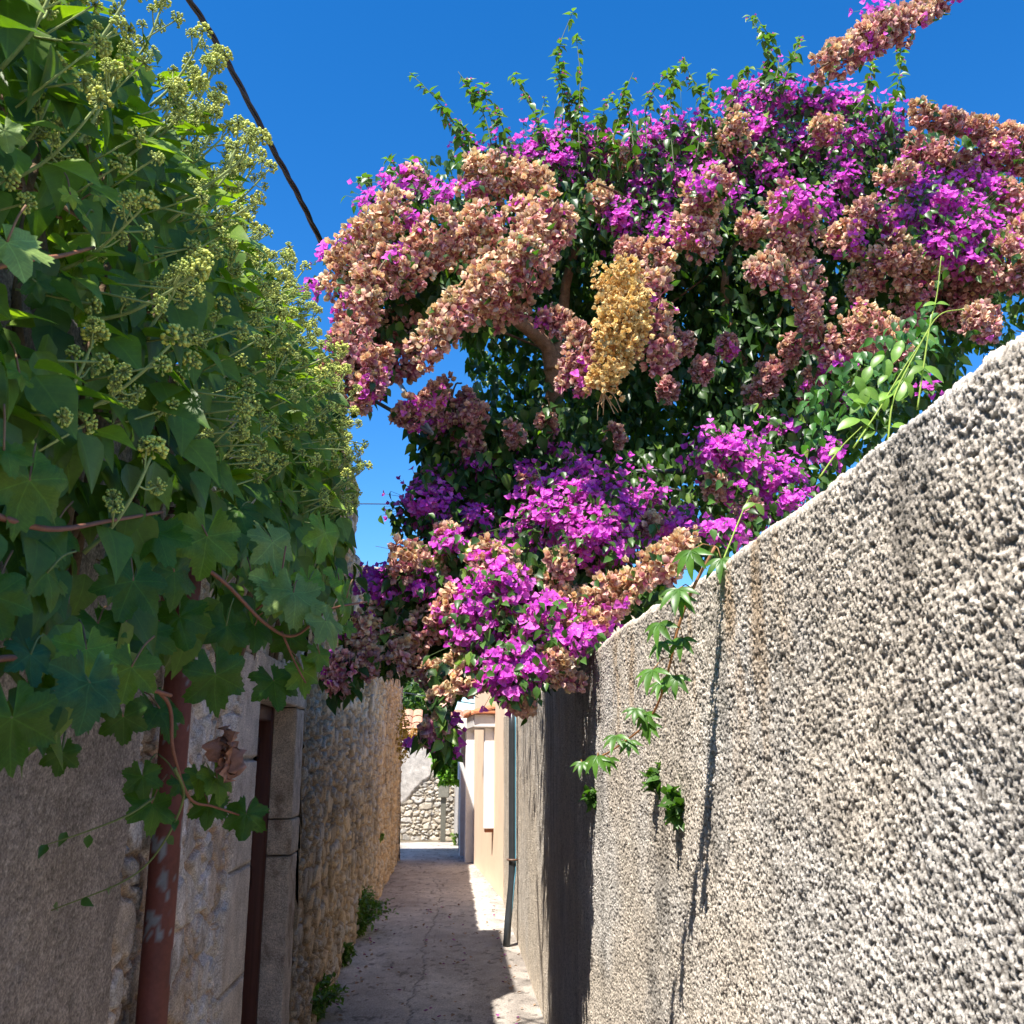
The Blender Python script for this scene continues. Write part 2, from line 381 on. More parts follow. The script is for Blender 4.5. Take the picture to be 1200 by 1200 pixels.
# door bay: Y 4.33 - 5.45 clear, stone surround, lintel, frame and leaf
YD0, YD1 = 4.33, 5.36
def blk(Yr, Xr, Zr, seed, name='jamb_stone', par=None, lab=None):
    """worn dressed stone: subdivided, pitted block"""
    ac = Acc(); lo = np.array([Xr[0], Yr[0], Zr[0]]); hi = np.array([Xr[1], Yr[1], Zr[1]])
    for ax in range(3):
        a1, a2 = (ax+1) % 3, (ax+2) % 3
        n1 = int(max(2, (hi-lo)[a1]/.012)); n2 = int(max(2, (hi-lo)[a2]/.012))
        A, B = np.meshgrid(np.linspace(0, 1, n1+1), np.linspace(0, 1, n2+1), indexing='ij')
        for s_ in (0, 1):
            P = np.zeros(A.shape+(3,)); P[..., ax] = (lo, hi)[s_][ax]; P[..., a1] = lo[a1]+A*(hi-lo)[a1]; P[..., a2] = lo[a2]+B*(hi-lo)[a2]
            c = (lo+hi)/2; hh = (hi-lo)/2; q = (P-c); r_ = .012
            ic = np.clip(q, -(hh-r_), hh-r_); P = c+ic+norm(q-ic)*r_                # rounded edges
            k = P[..., 0]*9+P[..., 1]*7; l = P[..., 2]*9+P[..., 1]*3
            dsp = .007*(fbm(k, l, seed, 4, .6)-.5)+.003*(fbm(k*6, l*6, seed+1, 3)-.5)
            P = P+norm(P-ic-c)*dsp[..., None]
            C = mix((.48, .38, .30), (.70, .60, .50), fbm(k*1.4, l, seed+2, 5, .65)); C = mix(C, (.25, .17, .12), .6*sst(.56, .72, fbm(k*1.7, l*1.1, seed+4, 5, .65)))
            I = np.arange(A.size).reshape(A.shape); F = np.stack([I[:-1, :-1], I[1:, :-1], I[1:, 1:], I[:-1, 1:]], -1).reshape(-1, 4)
            ac.add(P.reshape(-1, 3), F if s_ else F[:, ::-1], C.reshape(-1, 3))
    o = ac.build(name, M_stone, par)
    if lab: o['label'] = lab
    return o
zj = [-.05, 1.10, 1.28, 1.845]
for i in range(3): blk((YD1, YD1+.255), (LX-.33, LX+.028+.004*(i % 2)), (zj[i]+.002, zj[i+1]-.002), 500+i*9, 'jamb_stone', house)
blk((YD0-.14, YD1+.25), (LX-.33, LX+.036), (1.848, 2.03), 560, 'lintel', house)
# masonry above the door
o = hfwall('wall', (LX, 0, 0), (0, 1, 0), (1, 0, 0), np.arange(4.325, 5.615, .012), [(0, z) for z in np.arange(2.031, 3.35, .012)]+[(-.44, 3.35), (-.44, 2.031)], sf2, M_stone, house)
door = thing('door', (LX-.17, 4.85, 0), None, None); door.name = 'door'; door.parent = house; door.location = Vector((LX-.17, 4.85, 0))-house.location
del door
for ob in [q for q in sc.objects if q.name == 'door']: bpy.data.objects.remove(ob)
br = (.115, .042, .030); bx0 = LX-.22
ac = Acc()                                                # frame
for (y0, y1) in ((YD0, YD0+.07), (YD1-.075, YD1-.002)): box(ac, (bx0, y0, 0), (bx0+.13, y1, 1.846), br, bev=.008)
box(ac, (bx0, YD0+.07, 1.77), (bx0+.128, YD1-.077, 1.846), br, bev=.008); box(ac, (bx0, YD0+.07, 0), (bx0+.10, YD1-.077, .05), (.2, .16, .13))
ac.build('door_frame', M_wood, house)
ac = Acc(); ys_ = np.linspace(YD0+.073, YD1-.079, 7)
for i in range(6): box(ac, (bx0+.015, ys_[i]+.002, .055), (bx0+.055, ys_[i+1]-.002, 1.766), (.13+.02*(i % 3), .045, .032), bev=.006)
for z in (.18, .95, 1.58): box(ac, (bx0+.055, ys_[0]+.01, z), (bx0+.078, ys_[6]-.01, z+.11), br, bev=.006)
dl = ac.build('door', M_wood, house)
ac = Acc(); hp = np.array([bx0+.08, YD0+.17, 1.05]); tube(ac, spline([hp, hp+[.04, 0, 0], hp+[.045, .04, 0], hp+[.045, .12, -.01]], 5), .008, (.08, .08, .08))
box(ac, hp+[-.012, -.02, -.1], hp+[.004, .02, .06], (.07, .07, .07)); hd = ac.build('handle', M_metal); hd.parent = dl; hd.location = -dl.location-house.location
ac = Acc(); box(ac, (LX-1.6, 5.0, 3.10), (LX-.30, 16.3, 3.19), (.4, .33, .26)); box(ac, (LX-1.6, 4.9, -.05), (LX-1.45, 16.3, 3.09), (.4, .33, .26)); box(ac, (LX-1.44, 16.0, -.05), (LX-.46, 16.35, 3.09), (.45, .36, .26))
ac.build('rear_wall', M_plast, house)
# hidden raised walls added to shade the lane, mid-house and far corner
for (ya, yb, zt_) in ((5.6, 8.1, 3.75), (14.1, 16.3, 4.2)):
    hfwall('shade_wall', (LX-.01, 0, 0), (0, 1, 0), (1, 0, 0), np.arange(ya, yb, .02), [(0, z) for z in np.arange(3.2, zt_, .02)]+[(-.44, zt_), (-.44, 3.2)], sf, M_stone, house)
    ac = Acc(); box(ac, (LX-1.6, ya, zt_-.01), (LX+.03, yb, zt_+.05), (.5, .40, .31)); box(ac, (LX-1.6, ya+.01, 3.2), (LX-.47, yb-.01, zt_-.015), (.5, .40, .30)); ac.build('shade_roof', M_plast, house, smooth=False)
pk = thing('pink_house', (-2.5, 12.6, 0), 'sunlit pinkish plaster house rising behind the stone house on the left', 'house')
ac = Acc(); box(ac, (-4.5, 12, -.03), (-2.46, 15, 3.95), (.66, .46, .36)); box(ac, (-2.45, 12, 3.19), (-1.1, 13.6, 3.80), (.66, .46, .36)); ac.build('wall', M_plast, pk, smooth=False)
ac = Acc(); box(ac, (-2.5, 11.94, 3.81), (-1.05, 13.7, 3.86), (.6, .42, .33)); box(ac, (-4.56, 11.94, 3.96), (-2.44, 15.06, 4.03), (.55, .27, .17)); ac.build('coping', M_plast, pk, smooth=False)
# drainpipe, red oxide, flaking
pp = atX(190, 1000, LX+.075); pz = np.linspace(0, 2.45, 200); k = 28; A, Zp = np.meshgrid(np.arange(k)*2*math.pi/k, pz, indexing='ij')
yp = 2.86; rp = .040; xp = LX+.075; 
fl = sst(.655, .662, fbm(A*2.2, Zp*22, 601, 5, .6)*.6+.4*fbm(A*.9, Zp*5, 611, 3)+.02*np.cos(A+.9))
C = mix((.145, .044, .034), (.20, .21, .23), fl); C = C*(.75+.5*fbm(A*1.3, Zp*6, 603, 4))[..., None]
Rr = rp-.0008*fl+np.where((np.abs(Zp-1.95) < .05), .004, 0); V = np.stack([xp+Rr*np.cos(A), yp+Rr*np.sin(A), Zp], -1)
I = np.arange(A.size).reshape(A.shape); I = np.vstack([I, I[:1]]); F = np.stack([I[:-1, :-1], I[1:, :-1], I[1:, 1:], I[:-1, 1:]], -1).reshape(-1, 4)
ac = Acc(); ac.add(V.reshape(-1, 3), F, C.reshape(-1, 3)); dp = ac.build('drainpipe', M_rust, house); dp['label'] = 'brick red drainpipe with flaking paint'
for z in (.45, 2.3):
    ac = Acc(); tube(ac, [(xp+.043*math.cos(a), yp+.043*math.sin(a), z) for a in np.linspace(0, 2*math.pi, 20)], .006, (.12, .06, .05)); box(ac, (LX-.02, yp-.01, z-.01), (xp-.05, yp+.01, z+.01), (.1, .05, .04))
    c_ = ac.build('pipe_clamp', M_metal); c_.parent = dp; c_.location = (0, 0, 0); c_.location = -house.location*0

# ------------------------------------------------------------------ far end of the lane
A0 = np.array([.61, 11.78]); A1 = np.array([.345, 15.9])            # facade foot line of the peach house
fu = (A1-A0)/np.linalg.norm(A1-A0); fn = np.array([-fu[1], fu[0]])      # towards the lane
FR = np.array([[fu[0], fn[0], 0], [fu[1], fn[1], 0], [0, 0, 1]]); FO = np.array([A0[0], A0[1], 0]); FL = np.linalg.norm(A1-A0)
def on_facade(px, py):
    d = ray(px, py); n3 = np.array([fn[0], fn[1], 0]); t = np.dot(FO-CAM, n3)/np.dot(d, n3); p = CAM+d*t; return np.dot((p-FO)[:2], fu), p[2]
peach = thing('peach_house', FO, 'peach painted house with white window surround halfway down the lane', 'house')
pc = (.88, .68, .50); wc = (.88, .86, .84)
s1, _ = on_facade(578.5, 900); s2 = s1+.95; sb = on_facade(578, 968)[1]; stp = on_facade(578, 853)[1]; HH = 3.35
print('window', s1, sb, stp, 'door s', on_facade(553, 900), FL)
ac = Acc()
for (a, b, z0, z1) in ((0, s1-.0, -.05, HH), (s2, FL, -.05, HH), (s1, s2, -.05, sb), (s1, s2, stp, HH)): box(ac, (a, -.3, z0), (b, 0, z1), pc, R=FR, o=FO, bev=.001)
box(ac, (0, -5, -.05), (FL, -.3, HH), pc, R=FR, o=FO); w1 = ac.build('wall', M_wall, peach, smooth=False)
wn = Acc()
box(wn, (s1-.04, -.1, sb-.03), (s1+.07, .125, stp), wc, R=FR, o=FO, bev=.01); box(wn, (s2-.07, -.1, sb-.03), (s2+.04, .012, stp), wc, R=FR, o=FO, bev=.01)
box(wn, (s1+.07, -.1, sb-.03), (s2-.07, .02, sb+.05), wc, R=FR, o=FO, bev=.01)
wi = wn.build('window', M_wall, peach, smooth=False); wi['label'] = 'white projecting window surround'
ac = Acc(); box(ac, (s1+.07, -.12, sb+.05), (s2-.07, -.08, stp), (.05, .06, .07), R=FR, o=FO); pn = ac.build('pane', M_pvc, None, smooth=False); pn.parent = wi; pn.location = (0, 0, 0)
ac = Acc(); box(ac, (s1-.12, -.02, stp), (s2+.12, .27, stp+.17), (.74, .72, .69), R=FR, o=FO, bev=.012); ac.build('window_hood', M_wall, peach, smooth=False)
def tilecap(s_a, s_b, dep, z, par):
    ac = Acc(); n = int((s_b-s_a)/.2)
    for i in range(n+1):
        c = s_a+i*(s_b-s_a)/n; A = [(c+.1*math.cos(a), dep+.03, z+.045*math.sin(a)) for a in np.linspace(math.pi, 0, 7)]; B = [(p[0], -.02, p[2]+.09) for p in A]
        V = np.array(A+B); V = np.vstack([V, V-[0, 0, .015]])@FR.T+FO; m = 7
        F = [(j, j+1, m+j+1, m+j) for j in range(6)]+[(2*m+j+1, 2*m+j, 3*m+j, 3*m+j+1) for j in range(6)]+[(j+1, j, 2*m+j, 2*m+j+1) for j in range(6)]
        ac.add(V, F, (.55, .22, .11))
    box(ac, (s_a-.1, 0, z-.0), (s_b+.1, dep, z+.035), (.5, .2, .1), R=FR, o=FO); ac.build('roof_tiles', M_tile, par, smooth=False)
tilecap(s1-.08, s2+.08, .28, stp+.172, peach)
ac = Acc(); box(ac, (-.04, -.3, HH), (FL+.04, .08, HH+.12), wc, R=FR, o=FO); box(ac, (-.04, -5, HH+.0), (FL+.04, -.3, HH+.1), pc, R=FR, o=FO); ac.build('cornice', M_wall, peach, smooth=False)
ac = Acc(); box(ac, (s1+.0, .0, sb-.075), (s1+.07, .11, sb-.031), (.35, .14, .08), R=FR, o=FO); ac.build('jamb_shadow', M_tile, peach, smooth=False)  # red-brown strip standing in for the shadow under the jamb
# whitewashed porch and lower house behind it
FO2 = np.array([A1[0], A1[1], 0])+np.array([fu[0], fu[1], 0])*.004; B1 = np.array([.02, 20.2]); gu = (B1-A1)/np.linalg.norm(B1-A1); gn = np.array([-gu[1], gu[0]]); GR = np.array([[gu[0], gn[0], 0], [gu[1], gn[1], 0], [0, 0, 1]])
wh = thing('grey_house', FO2, 'low grey rendered house with white doorway beyond the peach house', 'house')
ac = Acc(); box(ac, (.02, -4, -.05), (4.2, -.02, 2.0), (.50, .46, .41), R=GR, o=FO2, bev=.02); ac.build('wall', M_plast, wh, smooth=False)
ac = Acc(); box(ac, (.1, -.02, -.02), (.22, .12, 1.98), wc, R=GR, o=FO2); box(ac, (1.15, -.02, -.02), (1.25, .12, 1.98), wc, R=GR, o=FO2); ac.build('door_surround', M_wall, wh, smooth=False)
ac = Acc(); box(ac, (.03, -.02, 1.98), (1.35, .27, 2.17), (.74, .72, .69), R=GR, o=FO2, bev=.012); ac.build('door_hood', M_wall, wh, smooth=False)
ac = Acc(); box(ac, (.225, -.02, 0), (1.145, .02, 1.978), (.16, .06, .04), R=GR, o=FO2); ac.build('door', M_wood, wh, smooth=False)
ac = Acc(); box(ac, (1.3, -.02, 1.2), (1.55, .13, 1.55), (.62, .66, .72), R=GR, o=FO2); ac.build('meter_cabinet', M_wall, wh, smooth=False)
ac = Acc(); tube(ac, [FO2+GR@np.array([1.75, .05, z]) for z in np.linspace(0, 2, 5)], .04, (.06, .05, .05), k=10); ac.build('drainpipe', M_pvc, wh)
ac = Acc()
for i in range(20):
    c = .1+i*.21; A = [(c+.1*math.cos(a), .1, 2.02+.045*math.sin(a)+(.15 if i < 7 else 0)) for a in np.linspace(math.pi, 0, 7)]; B = [(p[0], -1.8, p[2]+.6) for p in A]
    V = np.array(A+B)@GR.T+FO2; ac.add(V, [(j, j+1, 7+j+1, 7+j) for j in range(6)], (.50, .22, .13))
ac.build('roof', M_tile, wh, smooth=False)
# far wall across the end of the lane
def farw(U, S, Z):
    H, C = stones(.2, .12, (.50, .43, .33), (.74, .66, .54), (.34, .28, .21), .045, 0, 700)(U, S, Z)
    k = sst(-.04, .04, (Z-1.18)+.3*sst(.0, -1.0, U+.8)*-1+.15*(fbm(U*3, S*3, 5)-.5)+ -.6*sst(-.35, -1.2, U)*-1)
    C2 = mix((.50, .455, .40), (.62, .57, .51), fbm(U*2, S*4, 8, 5, .6)); H2 = .05+.01*fbm(U*9, S*9, 3)
    return H*(1-k)+H2*k, C*(1-k[..., None])+C2*k[..., None]
fw = hfwall('end_wall', (0, 20.45, 0), (1, 0, 0), (0, -1, 0), np.arange(-6, 1.2, .016), profile(1.83, .3, .014, .03, .04), farw, M_stone, top=lambda U: .02*(fbm(U*2, U*0, 3)-.5))
tag(fw, 'sunlit wall at the end of the lane, plastered above and bare stones below', 'wall')
ac = Acc()                                                           # tiled roof peeping over the end wall
for i in range(24):
    for r_ in range(5):
        y0 = 22.5+r_*.42; z0 = 1.80+r_*.17+max(0, (i-11))*.0; x0 = -4.2+i*.24
        A = [(x0+.12*math.cos(a), y0, z0+.06*math.sin(a)) for a in np.linspace(math.pi, 0, 7)]; B = [(p[0], y0+.46, p[2]+.16) for p in A]
        v = random.uniform(.8, 1.2); ac.add(np.array(A+B), [(j, j+1, 7+j+1, 7+j) for j in range(6)], (.52*v, .27*v, .17*v))
oh = thing('tiled_cottage', (-1.5, 24, 0), 'low cottage with terracotta roof behind the wall at the lane end', 'house')
ac.build('roof', M_tile, oh); ac = Acc(); box(ac, (-4.3, 22.7, -.03), (1.5, 26, 1.82), (.55, .47, .38)); ac.build('wall', M_plast, oh, smooth=False)
# meter post
mp_ = atY(519, 985, 19.9); mt = thing('meter_post', (mp_[0], 19.9, 0), 'grey utility box on a short post at the lane end', 'utility box')
ac = Acc(); box(ac, (mp_[0]-.05, 19.86, -.02), (mp_[0]+.05, 19.95, .95), (.13, .125, .10)); ac.build('post', M_metal, mt, smooth=False)
ac = Acc(); box(ac, (mp_[0]-.10, 19.80, .80), (mp_[0]+.11, 19.98, 1.13), (.21, .20, .165), bev=.015); ac.build('box', M_metal, mt, smooth=False)
# black drainpipe with pale blue conduit on the pebbledash wall
Q = atX(597, 1105, .545); qy = 9.2; dpz = thing('drainpipe', (.54, qy, 0), 'dark drainpipe with thin blue conduit down the far part of the pebbledash wall', 'drainpipe')
ac = Acc(); tube(ac, [(.49, qy-.1, .0), (.505, qy-.07, .2), (.54, qy, .5)]+[(.545, qy, z) for z in np.linspace(.6, 2.03, 8)], .031, (.035, .04, .045), k=12); ac.build('pipe', M_pvc, dpz)
ac = Acc(); tube(ac, [(.515, qy-.1, .05), (.533, qy-.07, .25), (.562, qy-.02, .5)]+[(.575, qy-.025, z) for z in np.linspace(.6, 2.04, 8)], .006, (.13, .32, .42), k=8); ac.build('conduit', M_pvc, dpz)
ac = Acc(); tube(ac, [(.547+.045*math.cos(a), qy-.005+.045*math.sin(a), .70) for a in np.linspace(0, 2*math.pi, 16)], .009, (.16, .09, .06)); ac.build('clamp', M_metal, dpz)

# ------------------------------------------------------------------ leaf and flower shapes
def leaf_t(nu, nv, prof, fold=.15, droop=.2, cup=0., curl=0.):
    V = []; 
    for i in range(nu+1):
        t = i/nu; wd = np.interp(t, [p[0] for p in prof], [p[1] for p in prof])
        for j in range(nv+1):
            s = j/nv*2-1; x = s*wd; V.append((x, t, fold*abs(x)-droop*t*t+cup*(s*s*wd)+curl*math.sin(t*6)*s*wd))
    F = [(i*(nv+1)+j, i*(nv+1)+j+1, (i+1)*(nv+1)+j+1, (i+1)*(nv+1)+j) for i in range(nu) for j in range(nv)]
    return np.array(V), np.array(F)
IVY = leaf_t(6, 2, [(0, .03), (.12, .26), (.3, .36), (.5, .31), (.75, .16), (1, .004)], .35, .22)
IVY2 = leaf_t(6, 2, [(0, .03), (.12, .34), (.28, .40), (.5, .30), (.75, .13), (1, .004)], .2, .38)
BL = leaf_t(4, 2, [(0, .03), (.22, .3), (.5, .29), (.8, .12), (1, .004)], .4, .25)
BRD = leaf_t(3, 2, [(0, .12), (.35, .40), (.7, .36), (1, .06)], 0, -.25, .65)                # papery dry bract, cupped
BRD2 = leaf_t(3, 2, [(0, .1), (.35, .38), (.7, .33), (1, .03)], 0, .35, -.6, .25)
BRP = leaf_t(4, 2, [(0, .12), (.3, .42), (.6, .42), (.85, .22), (1, .01)], .3, .25, 0, .08)
# flower: three bracts around an axis (local z) + a tiny pale tube
def flower_t(B, spread, n=3):
    Vs = []; Fs = []; k = 0
    for i in range(n):
        a = i*2*math.pi/n; V = B[0].copy(); V[:, 1] *= .9
        c, s = math.cos(spread), math.sin(spread); y = V[:, 1]*c-V[:, 2]*s+.06; z = V[:, 1]*s+V[:, 2]*c; V = np.stack([V[:, 0], y, z], 1)
        V = V@np.array([[math.cos(a), math.sin(a), 0], [-math.sin(a), math.cos(a), 0], [0, 0, 1]]); Vs.append(V); Fs.append(B[1]+k); k += len(V)
    return np.concatenate(Vs), np.concatenate(Fs)
FP = flower_t(BRP, .75); FPC = flower_t(BRP, 1.15); FD = flower_t(BRD, .95); FD2 = flower_t(BRD2, .5)
dot = (np.array([(.05, 0, .25), (0, .05, .25), (-.05, 0, .25), (0, -.05, .25), (.09, 0, .42), (0, .09, .42), (-.09, 0, .42), (0, -.09, .42)]), np.array([(0, 1, 5, 4), (1, 2, 6, 5), (2, 3, 7, 6), (3, 0, 4, 7), (4, 5, 6, 7)]))
def rvec(n): v = rng.normal(size=(n, 3)); return norm(v)
def basecol(T, c_in, c_out):                                   # colour running from base to tip of a bract template
    r = np.linalg.norm(T[0][:, :2], axis=1); r = r/r.max(); return mix(c_in, c_out, sst(.42, .92, r))
def dryfl(acc, pos, nrm, size, hue, gold=0):
    """dried flowers; hue 0 = tan, 1 = mauve"""
    M = len(pos); 
    for T, sel in ((FD, rng.random(M) < .6), (FD2, None)):
        if sel is None: sel = ~last
        last = sel; k = sel.sum()
        if not k: continue
        h = np.clip(hue[sel]+rng.normal(size=k)*.3, 0, 1)[:, None]; br_ = (.66+.5*rng.random((k, 1)))
        ci = (np.array([.66, .33, .20])*(1-h)+np.array([.42, .08, .19])*h)*br_
        co_ = (np.array([.97, .79, .46])*(1-h)+np.array([.78, .43, .42])*h)*br_
        if gold: ci = np.array([[.74, .44, .15]])*br_; co_ = np.array([[.95, .74, .34]])*br_
        V, F = T; y = rvec(k); n0 = nrm[sel]+.62*rvec(k)
        tc = basecol(T, (0, 0, 0), (1, 1, 1))[:, 0]
        z = norm(n0); y = norm(y-(y*z).sum(-1, keepdims=True)*z); x = np.cross(y, z); S = (size*(.8+.45*rng.random(k)))[:, None, None]
        P = pos[sel][:, None]+S*(V[None, :, 0, None]*x[:, None]+V[None, :, 1, None]*y[:, None]+V[None, :, 2, None]*z[:, None])
        C = ci[:, None]*(1-tc[None, :, None])+co_[:, None]*tc[None, :, None]
        FF = (F[None]+(np.arange(k)*len(V))[:, None, None]).reshape(-1, 4); acc.add(P.reshape(-1, 3), FF, C.reshape(-1, 3), 0)
def purfl(acc, pos, nrm, size, m0=0, m1=1):
    M = len(pos)
    op = rng.random(M) < .72
    for T, s_ in ((FP, op), (FPC, ~op)):
        k = s_.sum()
        if not k: continue
        r = rng.random((k, 1)); c = np.array([[.70, .06, .66]])*(1-r)+np.array([[.96, .24, .76]])*r; c = c*(.72+.45*rng.random((k, 1)))
        n_ = nrm[s_]+.55*rvec(k); y = rvec(k); z = norm(n_); y = y-(y*z).sum(-1, keepdims=True)*z
        sz_ = size*(.75+.45*rng.random(k)); inst(acc, T, pos[s_], y, n_, sz_, c, m0)
        q = rng.random(k) < .4; inst(acc, dot, pos[s_][q], y[q], n_[q], sz_[q], (.80, .70, .30), m1)
def twig(acc, a, b, r, col=(.16, .09, .05), m=1, sag=0.):
    mid = (np.asarray(a)+b)/2+[0, 0, -sag]; tube(acc, spline([a, mid, b], 4), np.linspace(r, r*.5, 9), col, m, 6, .05)

# ------------------------------------------------------------------ bougainvillea
bz = np.array([1.05, 6.0, 0])
boug = thing('bougainvillea', bz, 'huge bougainvillea with purple and dried tan flowers arching over the lane', 'flowering shrub')
def cl_surface(paths, dens, lump=.042):
    """points on lumpy panicles: list of (A,B,r)"""
    Pn = []; Nn = []; Tt = []
    for A, B, r in paths:
        A = np.asarray(A); B = np.asarray(B); L_ = np.linalg.norm(B-A); nb = max(3, int((4*math.pi*r*r+6.28*r*L_)/(math.pi*lump*lump)*.62))
        t = (np.arange(nb)+rng.random(nb))/nb; dv = rvec(nb); ax_ = (B-A)/max(L_, 1e-6)
        dv = norm(dv-(dv@ax_)[:, None]*ax_*(.0 if L_ < r else .75))
        taper = 1-.25*np.abs(t-.35)
        cc = A+t[:, None]*(B-A)+dv*(r-lump*.8)[..., None]*taper[:, None]*(.8+.3*rng.random((nb, 1))) if False else A+t[:, None]*(B-A)+dv*max(r-lump*.8, .004)*(taper*(.45+.85*rng.random(nb)))[:, None]
        for i in range(nb):
            q = rvec(int(dens)); c0 = A+t[i]*(B-A); o_ = cc[i]-c0; keep = q@o_ > -.25*np.linalg.norm(o_); q = q[keep]
            lr = lump*(.6+.65*rng.random()); Pn.append(cc[i]+q*lr); Nn.append(q+.3*norm(o_[None])); Tt.append(np.full(len(q), t[i]))
    return np.concatenate(Pn), norm(np.concatenate(Nn)), np.concatenate(Tt)
